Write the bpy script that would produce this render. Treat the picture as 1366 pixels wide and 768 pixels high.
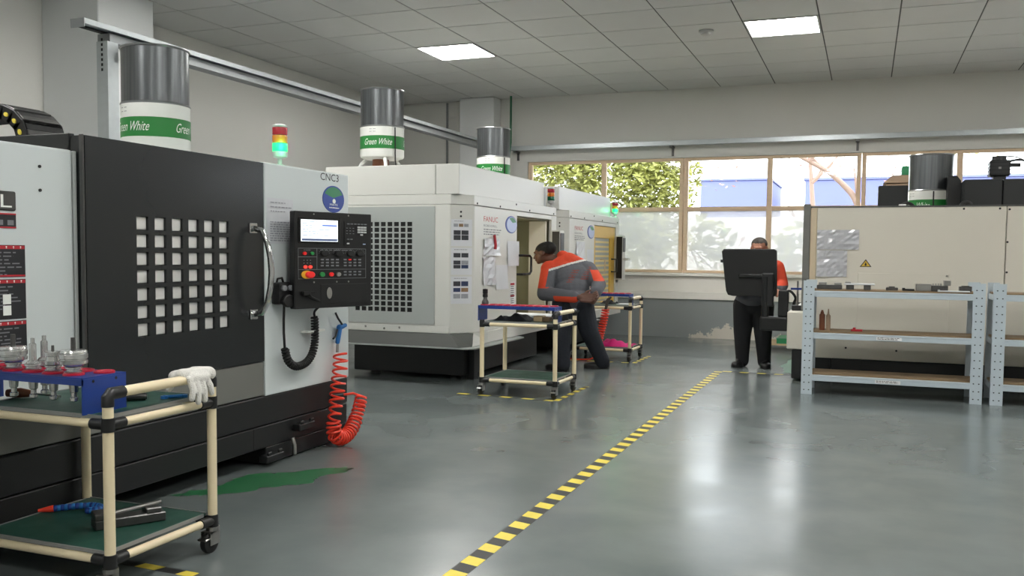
import bpy, bmesh, math, random
from mathutils import Vector, Matrix
random.seed(7)
PI = math.pi
for o in list(bpy.data.objects): bpy.data.objects.remove(o, do_unlink=True)
SC = bpy.context.scene
COL = SC.collection

# ------------------------------------------------------------------ camera
F_PX, YAW, PITCH, ROLL, CY = 1222.0, 0.3685, 0.0581, 0.0093, 409.4
cam_d = bpy.data.cameras.new('camera'); cam = bpy.data.objects.new('camera', cam_d); COL.objects.link(cam)
fw = Vector((-math.sin(YAW)*math.cos(PITCH), math.cos(YAW)*math.cos(PITCH), -math.sin(PITCH)))
rt = Vector((math.cos(YAW), math.sin(YAW), 0)); up = rt.cross(fw)
rt2 = math.cos(ROLL)*rt + math.sin(ROLL)*up; up2 = -math.sin(ROLL)*rt + math.cos(ROLL)*up
cm = Matrix((rt2, up2, -fw)).transposed().to_4x4(); cm.translation = Vector((0, 0, 1.5))
cam.matrix_world = cm
cam_d.sensor_width = 36.0; cam_d.lens = F_PX*36.0/1366.0; cam_d.shift_y = (CY-384.0)/1366.0
cam_d.clip_start = 0.05; cam_d.clip_end = 200
SC.camera = cam

# ------------------------------------------------------------------ world, exposure
world = bpy.data.worlds.new('sky'); SC.world = world; world.use_nodes = True
wn = world.node_tree.nodes; wl = world.node_tree.links
bg = wn['Background']; bg.inputs['Color'].default_value = (0.93, 0.96, 1.0, 1); bg.inputs['Strength'].default_value = 5.0
SC.view_settings.view_transform = 'Standard'; SC.view_settings.look = 'None'
SC.view_settings.gamma = 1.0; SC.view_settings.use_curve_mapping = False
SC.view_settings.exposure = 0.84
LED_STRENGTH = 23.0

# daylight portals in the window openings (they emit nothing, they guide sampling)
def portal(x0, x1, z0, z1):
    l = bpy.data.lights.new('window_portal', 'AREA'); l.shape = 'RECTANGLE'; l.size = x1-x0; l.size_y = z1-z0
    l.cycles.is_portal = True
    o = bpy.data.objects.new('window_portal', l); COL.objects.link(o)
    o.location = ((x0+x1)/2, 16.98, (z0+z1)/2); o.rotation_euler = (-PI/2, 0, 0)
portal(-6.12, 7.0, 1.18, 3.26)

# ------------------------------------------------------------------ materials
def s2l(c):
    c = c/255.0
    return c/12.92 if c <= 0.04045 else ((c+0.055)/1.055)**2.4
def rgb(r, g, b): return (s2l(r), s2l(g), s2l(b), 1.0)
MATS = {}
def mat(name, col, rough=0.5, metal=0.0, var=0.06, scale=6.0, bump=0.0, bscale=60.0, rvar=0.0, coat=0.0, emit=0.0, stretch=None, spec=None):
    m = bpy.data.materials.new(name); m.use_nodes = True; MATS[name] = m
    n = m.node_tree.nodes; l = m.node_tree.links; p = n['Principled BSDF']
    c = rgb(*col)
    p.inputs['Roughness'].default_value = rough; p.inputs['Metallic'].default_value = metal
    if spec is not None: p.inputs['Specular IOR Level'].default_value = spec
    if coat: p.inputs['Coat Weight'].default_value = coat; p.inputs['Coat Roughness'].default_value = 0.1
    tc = n.new('ShaderNodeTexCoord'); mp = n.new('ShaderNodeMapping'); l.new(tc.outputs['Object'], mp.inputs['Vector'])
    if stretch: mp.inputs['Scale'].default_value = stretch
    nz = n.new('ShaderNodeTexNoise'); nz.inputs['Scale'].default_value = scale; nz.inputs['Detail'].default_value = 5
    l.new(mp.outputs['Vector'], nz.inputs['Vector'])
    mx = n.new('ShaderNodeMix'); mx.data_type = 'RGBA'
    mx.inputs['A'].default_value = tuple(max(0, v*(1-var)) for v in c[:3])+(1,)
    mx.inputs['B'].default_value = tuple(min(1, v*(1+var)) for v in c[:3])+(1,)
    l.new(nz.outputs['Fac'], mx.inputs['Factor']); l.new(mx.outputs['Result'], p.inputs['Base Color'])
    if rvar:
        mr = n.new('ShaderNodeMapRange'); mr.inputs['To Min'].default_value = max(0.02, rough-rvar); mr.inputs['To Max'].default_value = rough+rvar
        mr.inputs['From Min'].default_value = 0.3; mr.inputs['From Max'].default_value = 0.7
        l.new(nz.outputs['Fac'], mr.inputs['Value']); l.new(mr.outputs['Result'], p.inputs['Roughness'])
    if bump:
        nb = n.new('ShaderNodeTexNoise'); nb.inputs['Scale'].default_value = bscale; l.new(mp.outputs['Vector'], nb.inputs['Vector'])
        b = n.new('ShaderNodeBump'); b.inputs['Strength'].default_value = bump; b.inputs['Distance'].default_value = 0.01
        l.new(nb.outputs['Fac'], b.inputs['Height']); l.new(b.outputs['Normal'], p.inputs['Normal'])
    if emit:
        p.inputs['Emission Color'].default_value = c; p.inputs['Emission Strength'].default_value = emit
    return m

mat('wall_white', (214, 213, 208), 0.75, var=0.04, scale=1.2, bump=0.1, bscale=40)
mat('ceiling_white', (204, 204, 202), 0.7, var=0.03, scale=2.0, bump=0.05, bscale=80)
mat('ceiling_grid', (70, 70, 70), 0.7)
mat('column_white', (224, 226, 226), 0.7, var=0.03, scale=1.5)
mat('sill_white', (240, 237, 230), 0.6, var=0.05, scale=3)  # whiteness raised to imitate the glow around the sill
mat('window_frame', (224, 198, 168), 0.55, var=0.12, scale=5, stretch=(1, 1, 4))
mat('machine_white', (209, 209, 203), 0.38, var=0.02, scale=2)
mat('machine_cool_white', (204, 211, 211), 0.35, var=0.02, scale=2)
mat('machine_cream', (214, 209, 196), 0.42, var=0.025, scale=2)
mat('machine_cream_edge', (205, 188, 160), 0.5)
mat('machine_grey', (168, 173, 170), 0.45, var=0.03, scale=3)
mat('machine_midgrey', (112, 112, 107), 0.45, var=0.05, scale=3)
mat('machine_underside', (68, 70, 67), 0.6)
mat('black_paint', (36, 38, 39), 0.24, var=0.08, scale=1.5)
mat('black_base', (22, 23, 24), 0.4, var=0.15, scale=4)
mat('black_plastic', (20, 20, 21), 0.42, var=0.1)
mat('black_rubber', (18, 18, 18), 0.6)
mat('dark_void', (12, 12, 12), 0.7)
mat('chrome', (205, 205, 205), 0.14, 1.0, var=0.04)
mat('steel', (170, 168, 165), 0.28, 1.0, var=0.1, scale=20)
mat('steel_bright', (206, 206, 204), 0.24, 0.8, var=0.06, scale=20)
mat('steel_dark', (96, 95, 94), 0.36, 0.9, var=0.2, scale=20)
mat('galvanised', (184, 190, 192), 0.34, 0.75, var=0.1, scale=14)
mat('galvanised_dull', (140, 143, 144), 0.5, 0.4, var=0.1, scale=9)
mat('pane_metal', (234, 233, 230), 0.32, 0.4, var=0.1, scale=3)
mat('filter_metal', (112, 115, 117), 0.30, 0.9, var=0.55, scale=3, stretch=(14, 14, 0.4))  # stretched noise paints vertical highlight streaks into the drum colour
mat('filter_rim', (150, 152, 152), 0.3, 0.8)
mat('filter_white', (228, 229, 224), 0.35)
mat('filter_green', (32, 122, 52), 0.4, var=0.05)
mat('ink_white', (236, 240, 234), 0.5)
mat('ink_black', (28, 28, 32), 0.6)
mat('ink_grey', (120, 120, 124), 0.6)
mat('ink_red', (196, 74, 84), 0.6)
mat('label_black', (28, 29, 33), 0.45)
mat('label_red', (176, 30, 44), 0.5)
mat('logo_blue', (28, 62, 150), 0.4)
mat('logo_pale', (176, 190, 222), 0.4)
mat('logo_green', (44, 128, 84), 0.4)
mat('lens_red', (178, 34, 50), 0.25, coat=0.3)
mat('lens_orange', (222, 128, 40), 0.25, coat=0.3)
mat('lens_green', (22, 110, 72), 0.25, coat=0.3)
mat('lens_green_lit', (30, 235, 110), 0.3, emit=1.1)
mat('plastic_grey', (186, 186, 184), 0.45)
mat('paper', (214, 216, 220), 0.6, var=0.03, scale=10)
mat('paper_white', (230, 231, 230), 0.6)
mat('film', (204, 206, 210), 0.34, var=0.08, scale=14, bump=0.4, bscale=9, coat=0.15)
mat('film_dark', (186, 187, 192), 0.3, 0.0, var=0.10, scale=9, bump=0.4, bscale=7, coat=0.5)
mat('print_dark', (52, 54, 60), 0.6, var=0.5, scale=40)
mat('print_blue', (44, 58, 92), 0.6, var=0.5, scale=40)
mat('print_brown', (140, 112, 84), 0.6, var=0.4, scale=40)
mat('print_grey', (150, 152, 158), 0.6, var=0.3, scale=40)
mat('pipe_cream', (232, 216, 180), 0.35, var=0.03)
mat('board_green', (30, 72, 60), 0.5, var=0.10, scale=5, rvar=0.08)
mat('board_edge', (150, 152, 150), 0.4, 0.3)
mat('rack_blue', (28, 60, 136), 0.35, var=0.05)
mat('ring_red', (178, 26, 52), 0.35)
mat('hose_red', (236, 66, 44), 0.35, var=0.04)
mat('air_blue', (36, 116, 190), 0.35)
mat('glove_white', (222, 220, 214), 0.85, var=0.06, scale=30, bump=0.6, bscale=160)
mat('wood_handle', (120, 72, 48), 0.45, var=0.15, scale=14)
mat('cloth_black', (30, 31, 34), 0.8, var=0.2, scale=12, bump=0.4)
mat('cloth_pink', (214, 30, 122), 0.75, var=0.12, scale=14, bump=0.4)
mat('wood_pale', (190, 166, 128), 0.6, var=0.15, scale=9, stretch=(1, 8, 1))
mat('shelf_board', (126, 104, 76), 0.6, var=0.5, scale=6, stretch=(1, 6, 1))
mat('rack_steel', (184, 196, 203), 0.4, var=0.03)
mat('yellow_paint', (222, 180, 74), 0.42, var=0.05)
mat('yellow_pale', (228, 206, 140), 0.45, var=0.05)
mat('tape_yellow', (226, 206, 78), 0.5, var=0.10, scale=22)
mat('tape_black', (40, 41, 42), 0.5, var=0.15, scale=22)
mat('fill_glow', (255, 246, 220), 0.4, emit=3.0)
mat('cavity_olive', (140, 138, 110), 0.6, var=0.08)
mat('skin', (92, 60, 46), 0.5, var=0.08, scale=20)
mat('skin_light', (196, 138, 112), 0.5, var=0.06, scale=20)
mat('hair_black', (20, 18, 17), 0.8, var=0.3, scale=60, bump=0.6, bscale=120)
mat('hair_grey', (74, 68, 62), 0.8, var=0.3, scale=60, bump=0.6, bscale=120)
mat('jacket_orange', (208, 68, 36), 0.8, var=0.07, scale=16, bump=0.3, bscale=30)
mat('jacket_grey', (84, 86, 92), 0.8, var=0.10, scale=16, bump=0.3, bscale=30)
mat('jacket_white', (216, 214, 210), 0.7)
mat('jacket_print', (118, 66, 62), 0.8)
mat('trousers_navy', (29, 33, 41), 0.85, var=0.15, scale=12, bump=0.4, bscale=24)
mat('trousers_black', (24, 25, 28), 0.85, var=0.15, scale=12, bump=0.4, bscale=24)
mat('shoe_black', (20, 20, 21), 0.4)
mat('bark', (134, 112, 100), 0.9, var=0.2, scale=20, bump=0.6, bscale=30)
mat('leaf', (150, 152, 80), 0.6, var=0.5, scale=2.6)
mat('leaf_autumn', (176, 138, 130), 0.7, var=0.2, scale=2.2)
mat('building_blue', (96, 102, 146), 0.8, var=0.05, scale=0.6)
mat('backdrop_white', (244, 243, 238), 0.8, var=0.03)
mat('ground_pale', (170, 168, 160), 0.9, var=0.1, scale=1)
mat('pipe_green', (46, 104, 74), 0.45)
mat('screen_frame', (12, 12, 14), 0.25)
mat('screen_lit', (226, 232, 236), 0.3, emit=0.75)
mat('screen_blue', (70, 104, 190), 0.3, emit=0.5)
mat('screen_bar', (70, 84, 120), 0.3, emit=0.3)
mat('button_red', (220, 40, 40), 0.35, emit=0.15)
mat('button_lit_red', (255, 60, 50), 0.35, emit=0.8)
mat('button_green', (40, 140, 70), 0.35)
mat('button_yellow', (232, 186, 56), 0.4)
mat('button_grey', (122, 124, 128), 0.5)
mat('key_white', (206, 208, 208), 0.5)
mat('cardboard', (150, 128, 106), 0.75, var=0.1)
mat('warn_yellow', (214, 176, 60), 0.5)

# LED diffuser
m = bpy.data.materials.new('led_diffuser'); m.use_nodes = True; MATS['led_diffuser'] = m
p = m.node_tree.nodes['Principled BSDF']; p.inputs['Base Color'].default_value = (1, 1, 1, 1)
p.inputs['Emission Color'].default_value = (1.0, 0.985, 0.95, 1); p.inputs['Emission Strength'].default_value = LED_STRENGTH

# floor: grey green epoxy with worn, cloudy gloss
m = mat('floor_epoxy', (104, 113, 112), 0.3, var=0.0)
n = m.node_tree.nodes; l = m.node_tree.links; p = n['Principled BSDF']
tc = n.new('ShaderNodeTexCoord')
n1 = n.new('ShaderNodeTexNoise'); n1.inputs['Scale'].default_value = 0.55; n1.inputs['Detail'].default_value = 8; n1.inputs['Roughness'].default_value = 0.62
n2 = n.new('ShaderNodeTexNoise'); n2.inputs['Scale'].default_value = 1.7; n2.inputs['Detail'].default_value = 4; n2.inputs['Roughness'].default_value = 0.5; n2.inputs['Distortion'].default_value = 0.3
l.new(tc.outputs['Object'], n1.inputs['Vector']); l.new(tc.outputs['Object'], n2.inputs['Vector'])
cr = n.new('ShaderNodeValToRGB'); cr.color_ramp.elements[0].position = 0.3; cr.color_ramp.elements[1].position = 0.72
cr.color_ramp.elements[0].color = rgb(95, 103, 103); cr.color_ramp.elements[1].color = rgb(117, 124, 123)
ma = n.new('ShaderNodeMath'); ma.operation = 'MULTIPLY_ADD'; ma.inputs[1].default_value = 0.45
l.new(n2.outputs['Fac'], ma.inputs[0]); mb_ = n.new('ShaderNodeMath'); mb_.operation = 'MULTIPLY'; mb_.inputs[1].default_value = 0.55
l.new(n1.outputs['Fac'], mb_.inputs[0]); l.new(mb_.outputs[0], ma.inputs[2]); l.new(ma.outputs[0], cr.inputs['Fac'])
l.new(cr.outputs['Color'], p.inputs['Base Color'])
mr = n.new('ShaderNodeMapRange'); mr.inputs['From Min'].default_value = 0.35; mr.inputs['From Max'].default_value = 0.65
mr.inputs['To Min'].default_value = 0.19; mr.inputs['To Max'].default_value = 0.27; p.inputs['IOR'].default_value = 1.6
l.new(n2.outputs['Fac'], mr.inputs['Value']); l.new(mr.outputs['Result'], p.inputs['Roughness'])

# floor paint patch
mat('paint_green', (44, 104, 66), 0.4, var=0.12, scale=5)

# grey dado paint, flaked off near the floor
m = mat('dado_grey', (128, 134, 134), 0.5, var=0.0)
n = m.node_tree.nodes; l = m.node_tree.links; p = n['Principled BSDF']
tc = n.new('ShaderNodeTexCoord'); sx = n.new('ShaderNodeSeparateXYZ'); l.new(tc.outputs['Object'], sx.inputs[0])
nf = n.new('ShaderNodeTexNoise'); nf.inputs['Scale'].default_value = 7.5; nf.inputs['Detail'].default_value = 14; nf.inputs['Roughness'].default_value = 0.78
l.new(tc.outputs['Object'], nf.inputs['Vector'])
def mth(op, a, b):
    q = n.new('ShaderNodeMath'); q.operation = op
    for i, v in enumerate((a, b)):
        if isinstance(v, (int, float)): q.inputs[i].default_value = v
        else: l.new(v, q.inputs[i])
    return q.outputs[0]
dx = mth('MULTIPLY', mth('ABSOLUTE', mth('ADD', sx.outputs['X'], 2.05), 0), 0.62)     # flaking centred on x = -2.05
dz = mth('MULTIPLY', sx.outputs['Z'], 2.3)
fall = mth('SUBTRACT', 1.12, mth('ADD', dx, dz))
msk = mth('GREATER_THAN', mth('ADD', fall, mth('MULTIPLY', mth('SUBTRACT', nf.outputs['Fac'], 0.5), 2.4)), 0.52)
mx = n.new('ShaderNodeMix'); mx.data_type = 'RGBA'; mx.inputs['A'].default_value = rgb(146, 152, 152); mx.inputs['B'].default_value = rgb(214, 208, 196)
l.new(msk, mx.inputs['Factor']); l.new(mx.outputs['Result'], p.inputs['Base Color'])

# glass: clear pane and white frosted film
def glass(name, film):
    m = bpy.data.materials.new(name); m.use_nodes = True; MATS[name] = m
    n = m.node_tree.nodes; l = m.node_tree.links; n.remove(n['Principled BSDF']); out = n['Material Output']
    tr = n.new('ShaderNodeBsdfTransparent'); gl = n.new('ShaderNodeBsdfGlossy'); gl.inputs['Roughness'].default_value = 0.03
    fr = n.new('ShaderNodeFresnel'); fr.inputs['IOR'].default_value = 1.45
    mx = n.new('ShaderNodeMixShader'); l.new(fr.outputs[0], mx.inputs[0]); l.new(tr.outputs[0], mx.inputs[1]); l.new(gl.outputs[0], mx.inputs[2])
    if not film:
        tr.inputs['Color'].default_value = (0.93, 0.95, 0.95, 1); l.new(mx.outputs[0], out.inputs[0]); return
    tl = n.new('ShaderNodeBsdfTranslucent'); tl.inputs['Color'].default_value = (0.42, 0.43, 0.44, 1)
    df = n.new('ShaderNodeBsdfDiffuse'); df.inputs['Color'].default_value = (0.8, 0.82, 0.82, 1)
    m1 = n.new('ShaderNodeMixShader'); m1.inputs[0].default_value = 0.3; l.new(tl.outputs[0], m1.inputs[1]); l.new(df.outputs[0], m1.inputs[2])
    m2 = n.new('ShaderNodeMixShader'); m2.inputs[0].default_value = 0.58; l.new(mx.outputs[0], m2.inputs[1]); l.new(m1.outputs[0], m2.inputs[2])
    l.new(m2.outputs[0], out.inputs[0])
glass('glass_clear', False); glass('glass_film', True)

# ------------------------------------------------------------------ mesh builder
class Frame:
    """local axes: a along u, b along v, c along n"""
    def __init__(s, o, u=(1, 0, 0), v=(0, 0, 1), n=None):
        s.o = Vector(o); s.u = Vector(u).normalized(); s.v = Vector(v).normalized()
        s.n = Vector(n).normalized() if n else s.u.cross(s.v)
    def p(s, a, b, c=0): return s.o + s.u*a + s.v*b + s.n*c
WORLD = Frame((0, 0, 0), (1, 0, 0), (0, 1, 0), (0, 0, 1))
def FX(x): return Frame((x, 0, 0), (0, 1, 0), (0, 0, 1), (1, 0, 0))      # face looking +X: a = Y, b = Z
def FY(y): return Frame((0, y, 0), (1, 0, 0), (0, 0, 1), (0, -1, 0))     # face looking -Y: a = X, b = Z
def FZ(z): return Frame((0, 0, z), (1, 0, 0), (0, 1, 0), (0, 0, 1))

class MB:
    def __init__(s): s.v = []; s.f = []; s.m = []
    def add(s, vs, fs, m=0):
        b = len(s.v); s.v += [tuple(v) for v in vs]; s.f += [tuple(b+i for i in f) for f in fs]; s.m += [m]*len(fs); return s
    def box(s, x0, x1, y0, y1, z0, z1, m=0): return s.fbox(WORLD, x0, x1, y0, y1, z0, z1, m)
    def fbox(s, F, a0, a1, b0, b1, c0, c1, m=0):
        vs = [F.p(a, b, c) for a in (a0, a1) for b in (b0, b1) for c in (c0, c1)]
        return s.add(vs, [(0, 1, 3, 2), (4, 6, 7, 5), (0, 4, 5, 1), (2, 3, 7, 6), (0, 2, 6, 4), (1, 5, 7, 3)], m)
    def prism(s, F, poly, c0, c1, m=0):
        k = len(poly); vs = [F.p(a, b, c0) for a, b in poly]+[F.p(a, b, c1) for a, b in poly]
        fs = [tuple(range(k))[::-1], tuple(range(k, 2*k))]+[(i, (i+1) % k, k+(i+1) % k, k+i) for i in range(k)]
        return s.add(vs, fs, m)
    def loft(s, rings, m=0, caps=True):
        k = len(rings[0]); vs = [v for r in rings for v in r]; fs = []
        for j in range(len(rings)-1):
            for i in range(k): fs.append((j*k+i, j*k+(i+1) % k, (j+1)*k+(i+1) % k, (j+1)*k+i))
        if caps: fs += [tuple(range(k))[::-1], tuple(range((len(rings)-1)*k, len(rings)*k))]
        return s.add(vs, fs, m)
    def cyl(s, p0, p1, r0, r1=None, n=16, m=0):
        return s.tube([p0, p1], [r0, r0 if r1 is None else r1], n, m)
    def tube(s, pts, r, n=8, m=0, caps=True):
        pts = [Vector(p) for p in pts]; rr = r if isinstance(r, (list, tuple)) else [r]*len(pts)
        T = []
        for i in range(len(pts)):
            a = pts[max(0, i-1)]; b = pts[min(len(pts)-1, i+1)]; d = b-a
            T.append(d.normalized() if d.length > 1e-9 else Vector((0, 0, 1)))
        ref = Vector((0, 0, 1)) if abs(T[0].z) < 0.9 else Vector((1, 0, 0))
        N = (ref - T[0]*ref.dot(T[0])).normalized(); rings = []
        for i, p in enumerate(pts):
            N = (N - T[i]*N.dot(T[i]))
            N = N.normalized() if N.length > 1e-6 else T[i].orthogonal().normalized()
            B = T[i].cross(N)
            rings.append([p+(N*math.cos(2*PI*k/n)+B*math.sin(2*PI*k/n))*rr[i] for k in range(n)])
        return s.loft(rings, m, caps)
    def lathe(s, c, prof, n=32, m=0, axis=(0, 0, 1), sc=(1, 1)):
        ax = Vector(axis).normalized(); e1 = ax.orthogonal().normalized() if abs(ax.z) < 0.99 else Vector((1, 0, 0)); e2 = ax.cross(e1); c = Vector(c)
        rings = [[c+ax*z+(e1*math.cos(2*PI*k/n)*sc[0]+e2*math.sin(2*PI*k/n)*sc[1])*max(r, 1e-4) for k in range(n)] for r, z in prof]
        return s.loft(rings, m)
    def ell(s, c, r, n=20, k=12, R=None, m=0):
        c = Vector(c); rings = []
        for j in range(k+1):
            t = -PI/2+PI*j/k; q = max(math.cos(t), 1e-3); z = math.sin(t); ring = []
            for i in range(n):
                w = Vector((r[0]*q*math.cos(2*PI*i/n), r[1]*q*math.sin(2*PI*i/n), r[2]*z))
                ring.append(c+(R @ w if R else w))
            rings.append(ring)
        return s.loft(rings, m)
    def cap(s, p0, p1, r0, r1, n=16, m=0):
        """tapered capsule"""
        p0 = Vector(p0); p1 = Vector(p1); d = (p1-p0); L = d.length; d = d/L; pts = []; rr = []
        for j in range(5):
            t = PI/2*(1-j/4.0); pts.append(p0-d*r0*math.sin(t)); rr.append(max(1e-3, r0*math.cos(t)))
        for j in range(5):
            t = PI/2*j/4.0; pts.append(p1+d*r1*math.sin(t)); rr.append(max(1e-3, r1*math.cos(t)))
        return s.tube(pts, rr, n, m)

ROOT = {}
SMALL = {'small_print', 'bolt_hole', 'dial_mark', 'slot_row', 'vent_lattice', 'screw', 'lettering', 'frame_line', 'menu_bar', 'symbol', 'red_border', 'red_band'}      # print and perforation too small to pick apart
def origin(o):
    while o.parent: o = o.parent
    return ROOT.get(o.name, Vector((0, 0, 0)))
def finish_mesh(me, smooth, bevel=0.0, seg=1):
    bm = bmesh.new(); bm.from_mesh(me)
    bmesh.ops.recalc_face_normals(bm, faces=bm.faces)
    if bevel:
        es = [e for e in bm.edges if len(e.link_faces) == 2 and e.calc_face_angle(0) > 0.6]
        if es: bmesh.ops.bevel(bm, geom=es, offset=bevel, segments=seg, affect='EDGES', profile=0.6, clamp_overlap=True)
    bm.to_mesh(me); bm.free()
    if smooth:
        me.shade_smooth(); me.set_sharp_from_angle(angle=math.radians(38))
def mesh_obj(name, mb, mats, parent=None, smooth=False, bevel=0.0, seg=1, at=None):
    me = bpy.data.meshes.new(name)
    o = bpy.data.objects.new(name, me); COL.objects.link(o)
    if parent is not None:
        off = origin(parent); o.parent = parent
    else:
        off = Vector(at) if at is not None else Vector((0, 0, 0)); ROOT[o.name] = off; o.location = off
    me.from_pydata([(v[0]-off.x, v[1]-off.y, v[2]-off.z) for v in mb.v], [], mb.f)
    for q in (mats if isinstance(mats, (list, tuple)) else [mats]): me.materials.append(MATS[q])
    me.polygons.foreach_set('material_index', mb.m)
    if name in SMALL: o['kind'] = 'stuff'
    finish_mesh(me, smooth, bevel, seg)
    return o
def thing(name, loc, label, cat, group=None):
    o = bpy.data.objects.new(name, None); COL.objects.link(o); o.location = loc; ROOT[o.name] = Vector(loc)
    o.empty_display_size = 0.1
    return tag(o, label, cat, group)
def tag(o, label, cat, group=None):
    o['label'] = label; o['category'] = cat
    if group: o['group'] = group
    return o
def struct(o, label=None):
    o['kind'] = 'structure'
    if label: o['label'] = label
    return o
def lab(o, t): o['label'] = t; return o
def dup(root, loc, label=None):
    def cp(o, par):
        c = o.copy(); COL.objects.link(c); c.parent = par
        for k in o.children: cp(k, c)
        return c
    r = root.copy(); COL.objects.link(r); r.location = loc; ROOT[r.name] = Vector(loc)
    if label: r['label'] = label
    for k in root.children: cp(k, r)
    return r
def text_data(s, size, shear=0.0):
    cu = bpy.data.curves.new('t', 'FONT'); cu.body = s; cu.size = size; cu.shear = shear; cu.align_x = 'LEFT'; cu.resolution_u = 3
    o = bpy.data.objects.new('t', cu); COL.objects.link(o)
    dg = bpy.context.evaluated_depsgraph_get(); me = bpy.data.meshes.new_from_object(o.evaluated_get(dg))
    vs = [(v.co.x, v.co.y) for v in me.vertices]; fs = [tuple(p.vertices) for p in me.polygons]
    bpy.data.objects.remove(o, do_unlink=True); bpy.data.curves.remove(cu); bpy.data.meshes.remove(me)
    return vs, fs
def text_on(mb, F, s, a, b, w, h, c=0.002, shear=0.0, m=0):
    """flat lettering fitted into the box a..a+w, b..b+h of a frame"""
    vs, fs = text_data(s, 1.0, shear); x0 = min(v[0] for v in vs); x1 = max(v[0] for v in vs); y0 = min(v[1] for v in vs); y1 = max(v[1] for v in vs)
    return mb.add([F.p(a+(x-x0)/(x1-x0)*w, b+(y-y0)/(y1-y0)*h, c) for x, y in vs], fs, m)
def bars(mb, F, a0, a1, b1, rows, pitch, h, c=0.0015, m=0, rnd=0.35):
    """rows of unreadably small print"""
    for i in range(rows):
        b = b1-i*pitch; a = a0; end = a1-random.random()*rnd*(a1-a0)
        while a < end:
            w = (a1-a0)*(0.05+0.12*random.random()); q = min(end, a+w)
            mb.add([F.p(a, b-h, c), F.p(q, b-h, c), F.p(q, b, c), F.p(a, b, c)], [(0, 1, 2, 3)], m); a += w+0.03*(a1-a0)
    return mb
def disc(mb, F, a, b, ra, rb, c0, c1, n=32, m=0):
    return mb.prism(F, [(a+ra*math.cos(2*PI*i/n), b+rb*math.sin(2*PI*i/n)) for i in range(n)], c0, c1, m)

# ================================================================== SETTING
XL, XR, YB, YF, ZC = -8.97, 7.5, 16.75, -5.0, 4.5
fl = struct(mesh_obj('floor', MB().box(XL-0.3, XR+0.3, YF-0.3, YB+0.4, -0.1, 0), 'floor_epoxy'))
struct(mesh_obj('wall_left', MB().box(XL-0.2, XL, YF-0.2, YB+0.3, 0, ZC+0.12), 'wall_white'))
struct(mesh_obj('wall_right', MB().box(XR, XR+0.2, YF-0.2, YB+0.3, 0, ZC+0.12), 'wall_white'))
struct(mesh_obj('wall_front', MB().box(XL, XR, YF-0.2, YF, 0, ZC+0.12), 'wall_white'))
WX0, WX1, WZ0, WZ1 = -6.17, 7.05, 1.18, 3.27
w = MB(); w.box(XL, XR, YB, YB+0.25, WZ1, ZC+0.12); w.box(XL, WX0, YB, YB+0.25, 0, WZ1); w.box(WX1, XR, YB, YB+0.25, 0, WZ1); w.box(WX0, WX1, YB, YB+0.25, 0, WZ0)
wb = struct(mesh_obj('wall_back', w, 'wall_white'))
struct(mesh_obj('trim_1', MB().box(XL, XR, YB-0.012, YB-0.001, 0.0, 0.70), 'dado_grey'), 'grey dado paint flaking off above the floor')
struct(mesh_obj('trim_2', MB().box(-6.3, XR, YB-0.055, YB-0.001, 0.70, 0.84), 'sill_white', bevel=0.006), 'pale projecting band under the windows')
struct(mesh_obj('trim_3', MB().box(WX0-0.05, WX1, YB-0.09, YB-0.001, WZ0-0.06, WZ0-0.005), 'sill_white', bevel=0.006), 'pale window sill')
struct(mesh_obj('trim_6', MB().box(WX0, WX1, YB-0.02, YB-0.001, 0.842, WZ0-0.062), 'sill_white'), 'strip under the window sill whitened to imitate window glow')  # board added in near white to stand in for overexposed glow
# a surface conduit on the back wall
struct(mesh_obj('trim_4', MB().box(-7.90, -7.865, YB-0.03, YB-0.001, 2.2, ZC-0.02), 'galvanised_dull'), 'grey vertical conduit on the back wall')

# columns
struct(mesh_obj('column', MB().box(XL, -8.12, 8.06, 8.92, 0, ZC-0.005), 'column_white', bevel=0.01), 'square white column on the left wall')
struct(mesh_obj('column', MB().box(-7.46, -6.74, 16.40, YB-0.001, 0, ZC-0.005), 'column_white', bevel=0.01), 'white column beside the windows')

# windows: four paired bays
def window(idx, x0, x1, first=False):
    root = bpy.data.objects.new('window_%d' % idx, None); COL.objects.link(root); ROOT[root.name] = Vector((x0, YB+0.02, WZ0)); root.location = ROOT[root.name]; struct(root)
    y0, y1 = YB+0.03, YB+0.11; mid = 0.5*(x0+x1)
    f = MB()
    f.box(x0, x1, y0, y1, 3.215, 3.268); f.box(x0, x1, y0, y1, WZ0+0.001, WZ0+0.05)
    mesh_obj('window_frame', f, 'window_frame', root, bevel=0.006)
    for a, b in ((x0, x0+0.07), (x1-0.07, x1)):
        mesh_obj('jamb', MB().box(a, b, y0-0.02, y1+0.01, WZ0+0.05, 3.215), 'window_frame', root, bevel=0.006)
    mesh_obj('mullion', MB().box(mid-0.045, mid+0.045, y0, y1, WZ0+0.05, 3.215), 'window_frame', root, bevel=0.006)
    for a, b in ((x0+0.07, mid-0.045), (mid+0.045, x1-0.07)):
        mesh_obj('transom', MB().box(a, b, y0, y1, 2.30, 2.38), 'window_frame', root, bevel=0.006)
        mesh_obj('bead', MB().box(a, b, y0-0.012, y0, 2.325, 2.35), 'window_frame', root)
        mesh_obj('upper_pane', MB().box(a, b, y0+0.035, y0+0.041, 2.38, 3.215), 'glass_clear', root)
        mesh_obj('lower_pane', MB().box(a, b, y0+0.035, y0+0.041, WZ0+0.05, 2.30), 'glass_film', root)
for i in range(4):
    x0 = -6.16+i*3.02
    window(i+1, x0, x0+3.02-0.012)
struct(mesh_obj('trim_5', MB().box(-6.16+4*3.02, WX1, YB+0.03, YB+0.11, WZ0, WZ1), 'window_frame'), 'wooden end post of the windows')

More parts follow.
